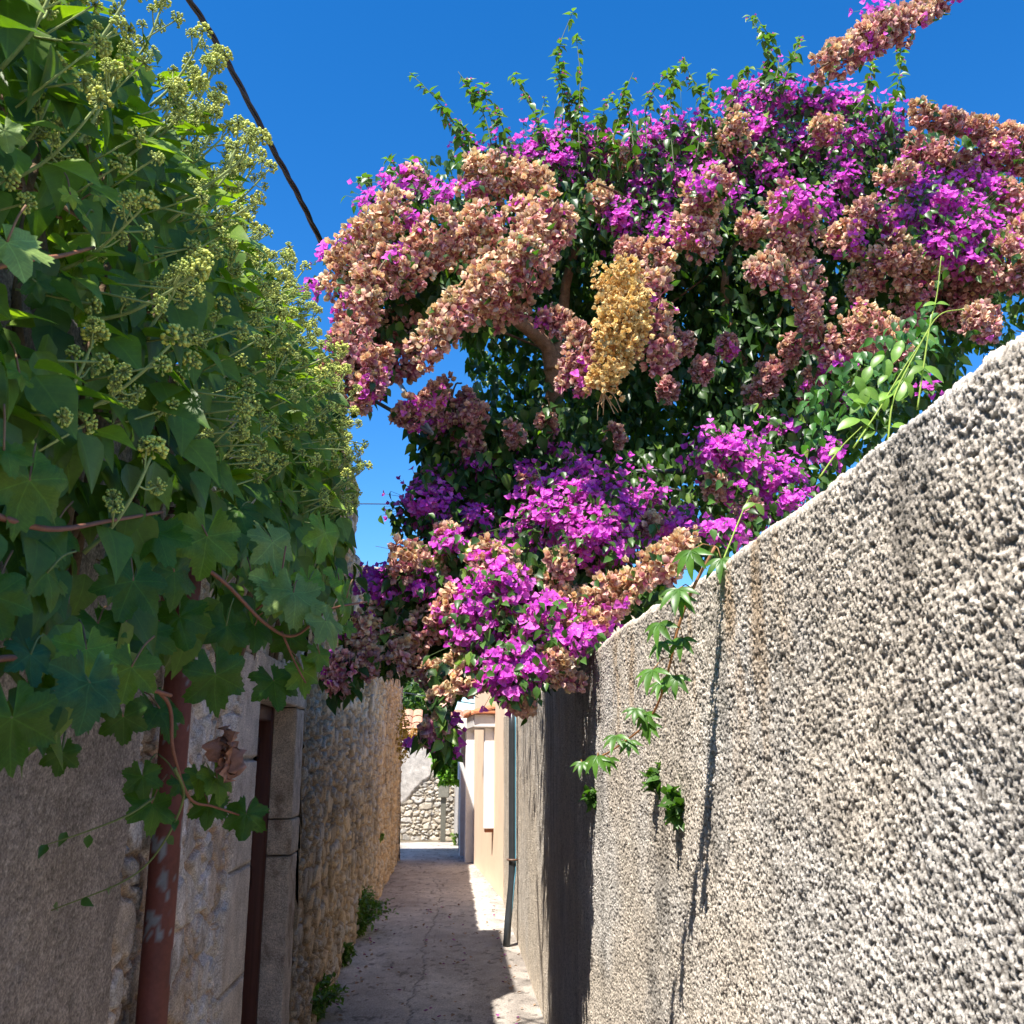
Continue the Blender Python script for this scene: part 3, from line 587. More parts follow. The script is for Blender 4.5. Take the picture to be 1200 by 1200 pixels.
DRY = [([(800, 395), (803, 410)], 8, 4.7, .8), ([(825, 425), (822, 440)], 9, 4.75, .85), ([(850, 400), (853, 412)], 8, 4.7, .8), ([(905, 430), (900, 455)], 12, 4.7, .8), ([(880, 460), (885, 470)], 8, 4.8, .7), ([(955, 440), (950, 470)], 11, 4.65, .75), ([(780, 450), (784, 462)], 8, 4.8, .8), ([(930, 400), (925, 415)], 10, 4.6, .7), ([(560, 480), (556, 500)], 11, 4.8, .8), ([(600, 500), (604, 515)], 9, 4.8, .85),
 ([(640, 490), (640, 505)], 8, 4.9, .8), ([(720, 505), (722, 520)], 8, 4.9, .8), ([(620, 560), (625, 570)], 9, 4.7, .6), ([(655, 655), (665, 668)], 11, 4.25, .3), ([(520, 620), (530, 635)], 10, 4.5, .5), ([(840, 560), (836, 580)], 9, 4.4, .5), ([(880, 590), (875, 600)], 8, 4.35, .5), ([(755, 610), (765, 620)], 10, 4.4, .5), ([(695, 225), (700, 240)], 16, 4.75, .2), ([(880, 258), (884, 280)], 14, 4.6, .3), ([(1008, 240), (1020, 262)], 18, 4.6, .3), ([(1060, 250), (1050, 275)], 16, 4.7, .5), ([(1110, 310), (1150, 345)], 22, 4.7, .6), ([(1130, 190), (1150, 215)], 20, 4.75, .7), ([(1020, 310), (1010, 340)], 18, 4.7, .4), ([(1060, 345), (1075, 375)], 16, 4.7, .8),
 ([(1190, 270), (1205, 285)], 20, 4.6, .4), ([(600, 735), (632, 745)], 17, 4.2, .2), ([(545, 800), (560, 790)], 12, 4.15, .3), ([(660, 715), (680, 705)], 15, 4.3, .2), ([(505, 660), (515, 680)], 15, 4.45, .4), ([(590, 660), (600, 690)], 15, 4.35, .3), ([(450, 715), (460, 745)], 15, 4.45, .35), ([(435, 760), (425, 790)], 12, 4.4, .6), ([(770, 290), (778, 320)], 15, 4.5, .4), ([(930, 300), (935, 320)], 14, 4.5, .4),   # polyline in photo px, radius px, depth Y, base hue
 ([(548, 205), (600, 205), (640, 225)], 24, 4.5, .15), ([(602, 255), (662, 268)], 22, 4.4, .15), ([(575, 248), (540, 300)], 24, 4.3, .2),
 ([(622, 285), (575, 335), (520, 385), (498, 412)], 29, 4.1, .22), ([(650, 240), (610, 330), (575, 375)], 27, 4.25, .3), ([(525, 262), (470, 335)], 25, 4.3, .3),
 ([(470, 240), (425, 285), (385, 335)], 24, 4.3, .1), ([(455, 300), (410, 375)], 25, 4.25, .35), ([(418, 385), (390, 450)], 22, 4.2, .55),
 ([(447, 412), (418, 475)], 15, 4.2, .45), ([(485, 375), (460, 435)], 27, 4.6, .85), ([(455, 385), (440, 420)], 22, 4.6, .8), ([(512, 455), (472, 497)], 13, 4.5, .8),
 ([(532, 455), (522, 512)], 22, 4.9, .75), ([(545, 500), (555, 540)], 17, 4.9, .8), ([(652, 375), (650, 378)], 15, 4.3, .6), ([(673, 388), (676, 392)], 11, 4.2, .5),
 ([(745, 318), (768, 340)], 22, 4.15, .3), ([(768, 365), (770, 430)], 20, 4.15, .5), ([(685, 400), (672, 452)], 19, 4.1, .6),
 ([(830, 205), (822, 240), (812, 295)], 27, 4.4, .3), ([(915, 225), (938, 288)], 26, 4.4, .3), ([(898, 315), (904, 325)], 26, 4.25, .55),
 ([(940, 318), (958, 385), (978, 425)], 20, 4.35, .7), ([(858, 145), (855, 165)], 20, 4.8, .15), ([(968, 146), (972, 152)], 16, 4.8, .2), ([(722, 185), (728, 195)], 18, 4.9, .15), ([(704, 165), (708, 170)], 11, 5., .2),
 ([(985, 270), (1000, 290)], 21, 4.6, .3), ([(1035, 285), (1090, 332)], 21, 4.5, .3), ([(1038, 200), (1078, 225)], 19, 4.7, .3), ([(1066, 165), (1118, 210)], 24, 4.9, .7),
 ([(1072, 132), (1130, 145), (1205, 165)], 14, 4.6, .35), ([(1150, 175), (1210, 195)], 13, 4.7, .7), ([(1175, 225), (1210, 255)], 21, 4.7, .4), ([(1160, 300), (1210, 330)], 28, 4.5, .3),
 ([(1005, 375), (1050, 412)], 26, 4.4, .3), ([(1150, 372), (1153, 385)], 23, 4.4, .45), ([(965, 77), (1030, 40), (1075, 18), (1120, -15)], 19, 4.1, .45), ([(1010, 35), (1060, 35)], 20, 4.15, .7),
 ([(478, 645), (472, 668)], 18, 4.3, .35), ([(562, 642), (570, 662)], 20, 4.35, .1), ([(524, 705), (524, 722)], 19, 4.3, .2), ([(497, 728), (500, 742)], 17, 4.4, .35), ([(580, 708), (588, 765)], 19, 4.35, .35),
 ([(632, 690), (668, 684)], 18, 4.4, .4), ([(700, 706), (745, 690)], 23, 4.2, .15), ([(750, 672), (815, 642)], 20, 4.1, .2), ([(690, 728), (700, 735)], 14, 4.2, .35),
 ([(642, 768), (664, 795)], 16, 4.1, .2), ([(530, 778), (548, 776)], 15, 4.2, .15), ([(465, 770), (480, 768)], 18, 4.4, .4), ([(415, 735), (432, 745)], 13, 4.4, .25), ([(402, 775), (392, 810)], 13, 4.3, .75),
 ([(617, 655), (625, 664)], 13, 4.5, .4), ([(700, 662), (706, 668)], 11, 4.4, .15), ([(607, 822), (614, 827)], 8, 4.1, .3), ([(516, 815), (518, 828)], 8, 4.15, .3), ([(508, 850), (512, 865)], 9, 4.15, .7),
 ([(552, 690), (548, 705)], 14, 4.5, .4), ([(505, 790), (512, 800)], 13, 4.3, .5), ([(585, 560), (590, 575)], 12, 5.0, .8), ([(500, 560), (510, 600)], 16, 5., .85), ([(560, 590), (575, 610)], 12, 4.9, .8),
 ([(1110, 350), (1120, 372)], 19, 4.8, .75), ([(1090, 280), (1130, 300)], 17, 4.9, .7), ([(895, 180), (890, 195)], 14, 5., .3), ([(730, 290), (765, 300)], 12, 4.6, .5), ([(480, 200), (495, 222)], 10, 4.8, .3)]
for pts, rp_, Yd, hue in DRY:
    P3 = [atY(x, y, Yd+.06*(i-.5)) for i, (x, y) in enumerate(pts)]; r = rp_*1.14*Yd/FPX
    P, N_, T_ = cl_surface([(P3[i], P3[i+1], r*(1-.12*i)) for i in range(len(P3)-1)], 15, min(.046, r*.55))
    low = sst(.3, -.8, N_[:, 2]); ac = Acc(); dryfl(ac, P, N_, .034, np.clip(hue+.6*low-.08+.5*(fbm(P[:, 0]*9, P[:, 2]*9, 77)-.5), 0, 1))
    kk = max(1, int(len(P)*.05)); ii = rng.integers(0, len(P), kk); inst(ac, BL, P[ii]+N_[ii]*.02, rvec(kk)+[0, -.2, -.5], N_[ii]+.4*rvec(kk), .05, np.array([[.05, .12, .025]])*(.6+.9*rng.random((kk, 1))), 2)
    gp = fbm(P[:, 0]*5, P[:, 2]*5, 88, 2) > .66; ii = np.nonzero(gp & (rng.random(len(P)) < .35))[0]; purfl(ac, P[ii]+N_[ii]*.02, N_[ii], .025, 3, 1)
    top = P3[0]; tube(ac, spline([top+np.array([.04, .18, .10]), top]+P3[1:], 4), .005, (.22, .13, .07), 1, 5)
    ac.build('dried_flower_cluster', [M_dry, M_stem, M_leaf, M_pur], boug)
P3 = [atY(718, 318, 4.02), atY(738, 352, 3.98), atY(722, 405, 3.98), atY(706, 458, 4.02)]; ac = Acc()
P, N_, T_ = cl_surface([(P3[0], P3[1], .10), (P3[1], P3[2], .115), (P3[2], P3[3], .08)], 15, .036)
dryfl(ac, P, N_, .025, np.zeros(len(P)), 1); tube(ac, spline(P3, 4), .006, (.5, .3, .12), 1, 5)
for i in range(10): e = P3[-1]+rng.normal(size=3)*[.03, .03, .02]+[.01, 0, -.06-.008*i]; tube(ac, spline([P3[-1], (P3[-1]+e)/2+rng.normal(size=3)*.01, e], 3), .0018, (.6, .36, .16), 1, 4)
ac.build('dried_flower_cluster', [M_dry, M_stem], boug)['label'] = 'golden dried flower cluster hanging in the middle'
PUR = [(760, 215, 34, 24, 4.85), (850, 185, 30, 24, 4.9), (890, 150, 34, 22, 4.9), (940, 165, 30, 22, 4.9), (1010, 160, 26, 24, 4.9), (870, 120, 24, 16, 5.0), (700, 205, 24, 20, 4.85), (745, 190, 26, 20, 4.95), (905, 200, 24, 24, 4.85), (960, 240, 18, 20, 4.7), (820, 180, 26, 22, 4.9), (780, 235, 26, 20, 4.8), (1080, 215, 22, 18, 4.6), (1110, 230, 24, 20, 4.4), (640, 160, 20, 14, 4.9), (560, 180, 16, 12, 4.8),
 (560, 690, 18, 16, 4.15), (620, 735, 18, 14, 4.05), (585, 770, 18, 12, 4.0), (880, 600, 16, 14, 4.3), (870, 570, 22, 16, 4.3), (490, 690, 18, 12, 4.3), (455, 700, 16, 10, 4.35), (560, 610, 16, 14, 4.6), (368, 335, 10, 8, 4.4), (388, 300, 12, 10, 4.4), (405, 282, 10, 9, 4.5), (437, 237, 20, 12, 4.5), (470, 215, 26, 12, 4.6), (518, 228, 16, 11, 4.5), (478, 258, 15, 10, 4.3), (465, 300, 14, 9, 4.15), (552, 218, 10, 7, 4.4),
 (615, 180, 26, 20, 4.7), (655, 185, 30, 26, 4.7), (690, 170, 22, 22, 4.8), (725, 250, 26, 28, 4.7), (775, 268, 22, 20, 4.7), (755, 165, 28, 20, 4.9), (800, 160, 32, 26, 4.9), (795, 205, 24, 24, 4.8), (905, 112, 34, 18, 4.9), (955, 120, 38, 20, 4.9),
 (990, 118, 22, 14, 4.9), (1045, 145, 16, 20, 4.9), (860, 225, 18, 20, 4.8), (825, 215, 16, 14, 4.2), (935, 235, 20, 16, 4.15), (990, 205, 20, 24, 4.8), (1095, 245, 34, 26, 4.45), (1135, 265, 38, 30, 4.4), (1105, 285, 30, 22, 4.4), (1030, 255, 10, 10, 4.6), (1165, 215, 18, 14, 4.6),
 (494, 590, 26, 20, 4.6), (515, 600, 24, 28, 4.7), (650, 605, 36, 34, 4.3), (690, 580, 40, 30, 4.35), (700, 625, 36, 34, 4.2), (728, 600, 32, 28, 4.4), (685, 555, 16, 14, 4.5), (593, 680, 22, 20, 4.1), (598, 705, 16, 12, 4.1), (557, 714, 22, 18, 4.1), (550, 747, 24, 16, 4.1), (572, 735, 14, 12, 4.1), (640, 712, 20, 12, 4.05), (608, 762, 16, 12, 4.0),
 (668, 750, 24, 16, 4.0), (690, 745, 16, 10, 4.05), (591, 792, 28, 18, 3.95), (620, 785, 18, 16, 3.95), (600, 812, 12, 10, 3.95), (440, 688, 18, 12, 4.4), (475, 702, 20, 12, 4.4), (445, 670, 20, 10, 4.5), (525, 640, 20, 14, 4.3), (500, 672, 12, 12, 4.3),
 (828, 530, 18, 22, 4.3), (858, 525, 26, 20, 4.3), (910, 560, 30, 26, 4.3), (880, 545, 20, 20, 4.3), (930, 585, 18, 14, 4.2), (925, 500, 20, 10, 4.5), (990, 465, 12, 10, 4.6), (975, 530, 12, 14, 4.4), (850, 622, 24, 14, 4.2), (800, 615, 20, 18, 4.3), (1090, 455, 10, 8, 4.5), (985, 423, 10, 8, 4.4), (720, 646, 12, 8, 4.2),
 (530, 885, 5, 6, 4.2), (533, 850, 8, 12, 4.2), (482, 872, 4, 4, 4.3), (590, 640, 16, 12, 4.5), (560, 545, 18, 12, 4.8), (610, 545, 16, 10, 4.8), (640, 520, 10, 12, 4.9), (770, 640, 14, 12, 4.3), (1030, 12, 14, 10, 4.1), (600, 625, 14, 8, 4.6), (665, 530, 10, 8, 4.7), (760, 585, 20, 16, 4.6), (1140, 300, 20, 14, 4.4)]
for (x, y, rx, ry, Yd) in PUR:
    rx *= 1.12; ry *= 1.12; k = int(rx*ry*.165)+5; a = rng.normal(size=(k, 2))*.62; P = np.array([atY(x+u*rx, y+v*ry, Yd-.05+.14*min(1.5, math.hypot(u, v))+.05*rng.random()) for u, v in a])
    N_ = norm(np.stack([a[:, 0]*.9-.25, np.full(k, -.9), -a[:, 1]*.9+.5], 1)); ac = Acc(); purfl(ac, P, N_, .028, 0, 1)
    c0 = atY(x, y, Yd+.2)
    for i in range(0, k): tube(ac, [c0, (c0+P[i])/2+[0, 0, .01], P[i]], .0012, (.10, .16, .04), 2, 3)
    kk = int(k*.28); a2 = rng.normal(size=(kk, 2))*.7; PL = np.array([atY(x+u*rx, y+v*ry, Yd-.03+.12*rng.random()) for u, v in a2])
    inst(ac, BL, PL, rvec(kk)*.7+[0, -.3, -.7], rvec(kk)*.7+[-.3, -.6, .6], .035+.025*rng.random(kk), np.array([[.06, .14, .025]])*(.5+1.1*rng.random((kk, 1))), 3)
    for i in range(kk): tube(ac, [c0, (c0+PL[i])/2, PL[i]], .0012, (.10, .16, .04), 2, 3)
    ac.build('purple_flower_cluster', [M_pur, M_bud, M_stem, M_leaf], boug)
# foliage: (px,py,rx,ry,Y0,Y1,count,shade of green)
FOL = [(760, 330, 330, 70, 5.2, 7.0, 5200, 1), (700, 230, 260, 70, 5.2, 7.0, 3500, 0), (1000, 250, 230, 80, 5.2, 7.0, 3500, 0), (620, 240, 75, 60, 4.6, 5.6, 1400, 0), (730, 250, 110, 75, 4.75, 6.0, 3200, 0), (850, 230, 110, 95, 4.8, 6.2, 3400, 0), (970, 200, 110, 90, 4.9, 6.2, 3200, 0), (1090, 230, 110, 80, 4.9, 6.2, 2400, 0), (1180, 330, 80, 90, 4.8, 6.2, 1600, 0),
 (660, 410, 110, 130, 5.2, 6.6, 3400, 1), (800, 430, 130, 130, 5.2, 6.8, 4600, 1), (930, 420, 130, 110, 4.9, 6.6, 3600, 1), (1040, 400, 90, 90, 4.8, 6.2, 1600, 1), (560, 560, 70, 80, 4.8, 5.6, 1500, 1), (650, 560, 90, 90, 4.8, 6.2, 2200, 1), (790, 590, 110, 70, 4.7, 6., 2200, 0), (900, 540, 90, 70, 4.5, 6., 1700, 0), (990, 480, 70, 60, 4.5, 5.8, 1000, 0),
 (560, 690, 110, 60, 4.35, 5.0, 1900, 1), (650, 680, 80, 70, 4.35, 5.2, 1400, 1), (470, 740, 60, 45, 4.4, 4.9, 650, 1), (600, 770, 60, 45, 4.1, 4.6, 420, 0), (470, 320, 70, 70, 4.45, 5.1, 1000, 1), (430, 400, 35, 60, 4.4, 4.8, 300, 1), (500, 260, 60, 40, 4.6, 5.2, 700, 0), (400, 790, 22, 26, 4.3, 4.5, 90, 1), (515, 850, 14, 42, 4.1, 4.3, 70, 1), (497, 870, 14, 12, 4.1, 4.3, 14, 1), (525, 790, 25, 25, 4.2, 4.5, 110, 1), (730, 690, 60, 30, 4.3, 5., 500, 1), (510, 500, 30, 50, 4.9, 5.3, 260, 1), (500, 610, 40, 40, 4.7, 5., 300, 0), (540, 350, 60, 50, 4.6, 5.3, 800, 1), (1080, 320, 90, 50, 4.8, 5.8, 1100, 1)]
ac = Acc()
for (x, y, rx, ry, Y0, Y1, k, g_) in FOL:
    k = int(k*.8); P = []
    a = rng.random(k)*6.283; r = np.sqrt(rng.random(k)); Yr = Y0+(Y1-Y0)*rng.random(k)**1.2
    P = np.array([atY(x+rx*math.cos(a[i])*r[i], y+ry*math.sin(a[i])*r[i], Yr[i]) for i in range(k)])
    # leaves gather in sprays
    P = P+.07*(np.stack([fbm(P[:, 0]*6, P[:, 2]*6, 3), fbm(P[:, 1]*6, P[:, 2]*6, 4), fbm(P[:, 0]*6, P[:, 1]*6, 5)], 1)-.5)
    q = rng.random((k, 1)); c = np.array([[.025, .062, .017]])*(1-q)+np.array([[.070, .150, .03]])*q
    yo = rng.random(k) < .08; c[yo] = (.20, .32, .05)
    n_ = rvec(k)*.8+[-.3, -.7, .6]; d = rvec(k)*.7+[0, -.2, -.8]
    inst(ac, BL, P, d, n_, (.058+.040*rng.random(k)) if g_ else (.042+.034*rng.random(k)), c, 0)
fo_ = ac.build('foliage', M_leaf, boug); tag(fo_, kind=None)
# upright shoots along the crown
SH = [((560, 215), (535, 150), (510, 115), (480, 85)), ((560, 230), (552, 180), (545, 150), (520, 140)), ((580, 210), (572, 150), (555, 110), (537, 84)), ((590, 210), (578, 150), (570, 120), (567, 100)), ((600, 200), (592, 160), (585, 135), (580, 128)), ((640, 200), (632, 150), (615, 110), (600, 88)),
 ((655, 190), (660, 120), (655, 60), (672, 12)), ((680, 190), (678, 140), (680, 90), (675, 42)), ((670, 170), (668, 130), (660, 105), (650, 90)), ((705, 200), (700, 160), (708, 130), (715, 110)), ((745, 190), (738, 140), (733, 110), (742, 85)), ((760, 190), (757, 130), (775, 95), (805, 72)), ((790, 200), (785, 130), (790, 100), (782, 84)), ((840, 190), (832, 140), (815, 100), (800, 72)), ((815, 190), (822, 150), (830, 110), (834, 80)),
 ((850, 160), (858, 120), (868, 90), (880, 78)), ((895, 110), (900, 70), (890, 40), (878, 18)), ((900, 110), (912, 80), (905, 50), (888, 22)), ((915, 110), (925, 80), (932, 60), (936, 42)), ((1000, 130), (1015, 110), (1020, 90), (1022, 70)), ((1042, 150), (1050, 110), (1055, 80), (1055, 52)), ((440, 240), (432, 215), (428, 208), (422, 212)), ((455, 215), (453, 200), (458, 190), (452, 186)), ((475, 220), (480, 200), (484, 190), (488, 184)), ((945, 110), (965, 95), (975, 80), (985, 72)), ((620, 200), (628, 170), (632, 140), (640, 112)), ((725, 200), (718, 165), (725, 140), (722, 120))]
for j, s_ in enumerate(SH):
    Yd = 4.7+.3*random.random(); p = spline([atY(x, y, Yd+.03*i) for i, (x, y) in enumerate(s_)], 6); ac = Acc()
    tube(ac, p, np.linspace(.0045, .0015, len(p)), (.10, .13, .05), 1, 5)
    L_ = np.linalg.norm(np.diff(p, axis=0), axis=1).sum(); k = int(L_/.021)+6; tt = rng.random(k)**.85*(len(p)-1); i0 = tt.astype(int).clip(0, len(p)-2); P = p[i0]+(tt-i0)[:, None]*(p[i0+1]-p[i0])
    d = norm(rvec(k)*[1, 1, .5]); q = (tt/len(p))[:, None]; c = np.array([[.05, .12, .025]])*(1-q)+np.array([[.17, .29, .05]])*q
    inst(ac, BL, P, d+[0, 0, -.7]*(1-q), rvec(k)*.5+[0, -.4, .8], (.085-.040*q[:, 0])*(.7+.5*rng.random(k)), c, 0)
    m = rng.random(k) < .3; P2 = P[m]+d[m]*.03; inst(ac, FPC, P2, rvec(len(P2)), rvec(len(P2))+[0, 0, .8], .013, (.62, .12, .38), 2)
    ac.build('shoot', [M_leaf, M_stem, M_pur], boug)
# small arched stems and bare twigs inside the crown
ac = Acc()
for (a, b, r, Y0, Y1) in (((470, 340), (640, 410), .012, 4.7, 5.3), ((665, 310), (655, 400), .012, 5.2, 5.4), ((700, 420), (860, 300), .010, 5.3, 5.2), ((870, 470), (930, 330), .011, 5.3, 5.), ((600, 600), (650, 430), .012, 5.0, 5.4), ((450, 720), (640, 600), .010, 4.6, 5.2), ((690, 715), (780, 560), .011, 4.6, 5.3), ((1080, 145), (1205, 175), .008, 4.6, 4.7), ((520, 790), (512, 880), .004, 4.2, 4.15), ((560, 700), (525, 790), .006, 4.6, 4.3), ((690, 180), (755, 215), .008, 4.7, 4.9), ((700, 215), (745, 235), .008, 4.6, 4.9)):
    twig(ac, atY(*a, Y0), atY(*b, Y1), r, (.20, .115, .07), 0)
ac.build('twig', [M_bark], boug)
def limb(pts, rs, name):
    ac = Acc(); p = spline(pts, 8); r = np.interp(np.linspace(0, 1, len(p)), np.linspace(0, 1, len(rs)), rs); tube(ac, p, r, (.33, .19, .12), 0, 12, .06); return ac.build(name, M_bark, boug)
T0 = atY(655, 640, 5.6); 
limb([(T0[0]+.42, 6.0, -.03), (T0[0]+.35, 5.95, 1.4), (T0[0]+.18, 5.8, 2.2), T0, atY(652, 520, 5.45), atY(650, 455, 5.3), atY(646, 415, 5.2)], [.085, .07, .06, .055, .052, .05], 'trunk')
limb([atY(648, 430, 5.22), atY(640, 405, 5.15), atY(618, 385, 5.0), atY(592, 365, 4.8), atY(560, 330, 4.65), atY(500, 290, 4.6)], [.046, .04, .036, .03, .022, .012], 'branch')
limb([atY(648, 425, 5.22), atY(660, 385, 5.25), atY(664, 330, 5.2), atY(690, 260, 5.1), atY(760, 200, 5.1)], [.042, .034, .028, .022, .012], 'branch')
limb([(1.75, 6.0, -.03), (1.72, 5.9, 1.8), atY(884, 545, 5.4), atY(872, 470, 5.3), atY(870, 420, 5.25), atY(850, 360, 5.2), atY(862, 290, 5.1), atY(940, 220, 5.1)], [.05, .045, .04, .034, .03, .026, .02, .012], 'branch')

# ------------------------------------------------------------------ pergola, cables
pg = thing('pergola', (1.2, 5.3, 0), 'dark metal pergola frame almost hidden inside the bougainvillea', 'pergola')
def rod(a, b, r, col, name, par, m=M_metal, k=8): ac = Acc(); tube(ac, [a, b], r, col, 0, k); return ac.build(name, m, par)
e0 = atY(360, 425, 5.0); e1 = atY(506, 508, 4.7); e2 = atY(462, 440, 5.3)
rod(e0, e1, .010, (.09, .105, .115), 'rail', pg); rod(e2, e1, .012, (.28, .29, .28), 'brace', pg)
rod(atY(745, 400, 5.9), np.array([atY(752, 560, 5.9)[0], 5.9, -.03]), .016, (.02, .018, .02), 'post', pg); rod(atY(740, 553, 4.98), atY(880, 550, 5.3), .014, (.05, .05, .05), 'rail', pg); rod(atY(780, 574, 4.9), atY(840, 580, 5.2), .014, (.05, .05, .05), 'rail', pg)
cab = Acc(); pts = spline([atY(165, -75, 3.9), atY(222, 0, 4.1), atY(265, 70, 4.3), atY(312, 160, 4.5), atY(350, 230, 4.75), atY(384, 298, 5.1), atY(430, 375, 5.6)], 10)
for ph in (0, 2.1, 4.2):
    t_ = np.arange(len(pts)); tube(cab, pts+np.stack([.009*np.cos(t_*.55+ph), t_*0, .009*np.sin(t_*.55+ph)], 1), .0085, (.035, .022, .02), 0, 6)
tube(cab, spline([atY(205, -18, 4.1), atY(228, 12, 4.14), atY(245, 40, 4.2)], 5), .004, (.03, .03, .03), 0, 5)
tag(cab.build('power_cable', M_metal), 'thick black twisted overhead cable slanting down at the upper left', 'cable')
def wire(pts, r, lab):
    ac = Acc(); tube(ac, spline(pts, 6), r, (.05, .06, .07), 0, 5); tag(ac.build('overhead_wire', M_metal), lab, 'wire', 'thin overhead wires')
wire([atY(330, 592, 9), atY(430, 590.5, 9.3), atY(560, 593, 9.8)], .0055, 'thin level wire crossing the sky in the gap left of the bougainvillea')
wire([atY(440, 806, 19), atY(500, 816, 20), atY(570, 827, 21)], .010, 'thin wire crossing the small patch of sky above the end wall')
wire([atY(440, 640, 22), atY(470, 645, 22), atY(560, 655, 22)], .006, 'thin wire crossing the sky behind the left edge of the flowers')

# ------------------------------------------------------------------ ivy
ivy = thing('ivy', (LX, 2.6, 0), 'dense flowering ivy with pale green flower heads spilling over the left wall', 'climbing plant')
def ivs(Yv, t, inset=0.):
    """surface of the ivy: t 0..1 up the front and over the top; returns point, normal"""
    endf = sst(4.75, 4.2, Yv)**.5*(1-.0*Yv)
    xf = np.interp(Yv, [0, 1., 2., 3.2, 4.6], [-.74, -.72, -.62, -.56, -.54]); zb = np.interp(Yv, [0, 1.2, 2.6, 3.4, 4.6], [1.75, 1.72, 1.95, 2.15, 2.45]); zt = np.interp(Yv, [0, 1.5, 2.2, 3.2, 4.6], [3.5, 3.46, 3.52, 3.66, 3.74])
    zt = zt-.5*(1-endf)**2; xf = xf-.25*(1-endf)
    r = .85; L1 = (zt-r-zb); L2 = r*1.571; L3 = .55; s = t*(L1+L2+L3)
    a = np.clip((s-L1)/r, 0, 1.571); x = np.where(s < L1, xf, xf-r*(1-np.cos(a))); z = np.where(s < L1, zb+s, zt-r+r*np.sin(a)); x = np.where(s > L1+L2, xf-r-(s-L1-L2), x)
    x = x+.09-.22*np.clip((z-zb)/(zt-zb), 0, 1)
    bl = .26*(fbm(Yv*2.6, z*2.6, 801)-.5)+.07*(fbm(Yv*9, z*9, 802)-.5)
    nx = np.cos(a); nz = np.sin(a); ny = (1-endf)*1.2
    P = np.stack([x+nx*(bl-inset), Yv+ny*0, z+nz*(bl-inset)], -1); return P, norm(np.stack([nx, ny-.05, nz], -1))
ac = Acc()
for (k, din) in ((5400, (-.03, .05)), (6200, (.04, .2))):
    Yv = -.5+5.2*rng.random(k)**.9; t = rng.random(k)**.9; t = np.where(rng.random(k) < .25, 1-.4*rng.random(k), t)
    P, N_ = ivs(Yv, t, din[0]+(din[1]-din[0])*rng.random(k)); P[:, 2] -= np.where(t < .05, rng.random(k)*.12, 0)
    q = rng.random((k, 1)); c = np.array([[.036, .085, .014]])*(1-q)+np.array([[.115, .20, .022]])*q
    b_ = rng.random(k) < .07; c[b_] = (.13, .22, .04)
    d = N_*.45+rvec(k)*.5+[0, 0, -1]; n_ = N_+rvec(k)*.75+[-.1, -.45, .5]
    up_ = (rng.random(k) < .30) & (t > .12); d[up_] = N_[up_]*.9+rvec(up_.sum())*.5+[.2, -.3, -.25]; n_[up_] = rvec(up_.sum())*.4+[-.3, -.35, 1]; P[up_] += N_[up_]*.035; c[up_] *= [1.5, 1.35, 1.1]  # up-turned leaves coloured brighter, painting in a sunlit glow
    s2_ = rng.random(k) < .5
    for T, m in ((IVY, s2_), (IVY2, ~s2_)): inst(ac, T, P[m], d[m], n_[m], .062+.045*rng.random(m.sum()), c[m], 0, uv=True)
# leaves closing the far end
k = 1500; a = rng.random(k); b = rng.random(k); P = np.stack([-.56-.7*a, 4.5+.2*rng.random(k)-.25*a*0, 2.5+1.05*b*(1-.12*a)], 1); 
inst(ac, IVY, P, rvec(k)*.4+[0, .2, -1], rvec(k)*.6+[.5, .4, .2], .06+.04*rng.random(k), (.022, .07, .03), 0, uv=True)
ac.build('foliage', M_ivy, ivy)
ac = Acc()
for i in range(26):
    y0 = .6+4.1*random.random(); p0, n0 = ivs(np.array([y0]), np.array([.02])); pts = [(LX+.03, y0, 1.2+.5*random.random())]
    pts = [(LX-.0, y0+.1, 1.9)]+[ivs(np.array([y0+.12*random.uniform(-1, 1)+.06*j]), np.array([.1+.16*j]), .2)[0][0] for j in range(5)]
    tube(ac, spline(pts, 5), np.linspace(.012, .005, 26), (.15, .10, .06), 0, 6)
ac.build('stem', M_bark, ivy)
# flower heads
oct_ = (np.array([(1, 0, 0), (-1, 0, 0), (0, 1, 0), (0, -1, 0), (0, 0, 1), (0, 0, -1)], float), None)
icoV = []; g_ = (1+5**.5)/2
for a in (-1, 1):
    for b in (-g_, g_): icoV += [(0, a, b), (a, b, 0), (b, 0, a)]
icoV = norm(np.array(icoV)); 
icoF = []
for i in range(12):
    for j in range(i+1, 12):
        for k in range(j+1, 12):
            if max(np.linalg.norm(icoV[i]-icoV[j]), np.linalg.norm(icoV[j]-icoV[k]), np.linalg.norm(icoV[i]-icoV[k])) < 1.1:
                n_ = np.cross(icoV[j]-icoV[i], icoV[k]-icoV[i]); icoF.append((i, j, k) if n_@icoV[i] > 0 else (i, k, j))
ICO = (icoV, np.array(icoF))
def umbel(ac, c, axis, R, open_=1., col=(.40, .46, .10)):
    k = 36; q = rvec(k*2); q = q[(q@axis) > -.5][:k]; P = c+q*R*(.85+.2*rng.random((len(q), 1)))
    v = (.75+.5*rng.random((len(q), 1))); inst(ac, ICO, P, rvec(len(q)), rvec(len(q)), R*.17*open_, np.array([col])*v, 0)
    for i in range(0, len(q)): tube(ac, [c, P[i]], .0009, (.30, .36, .12), 1, 3)
sprays = []
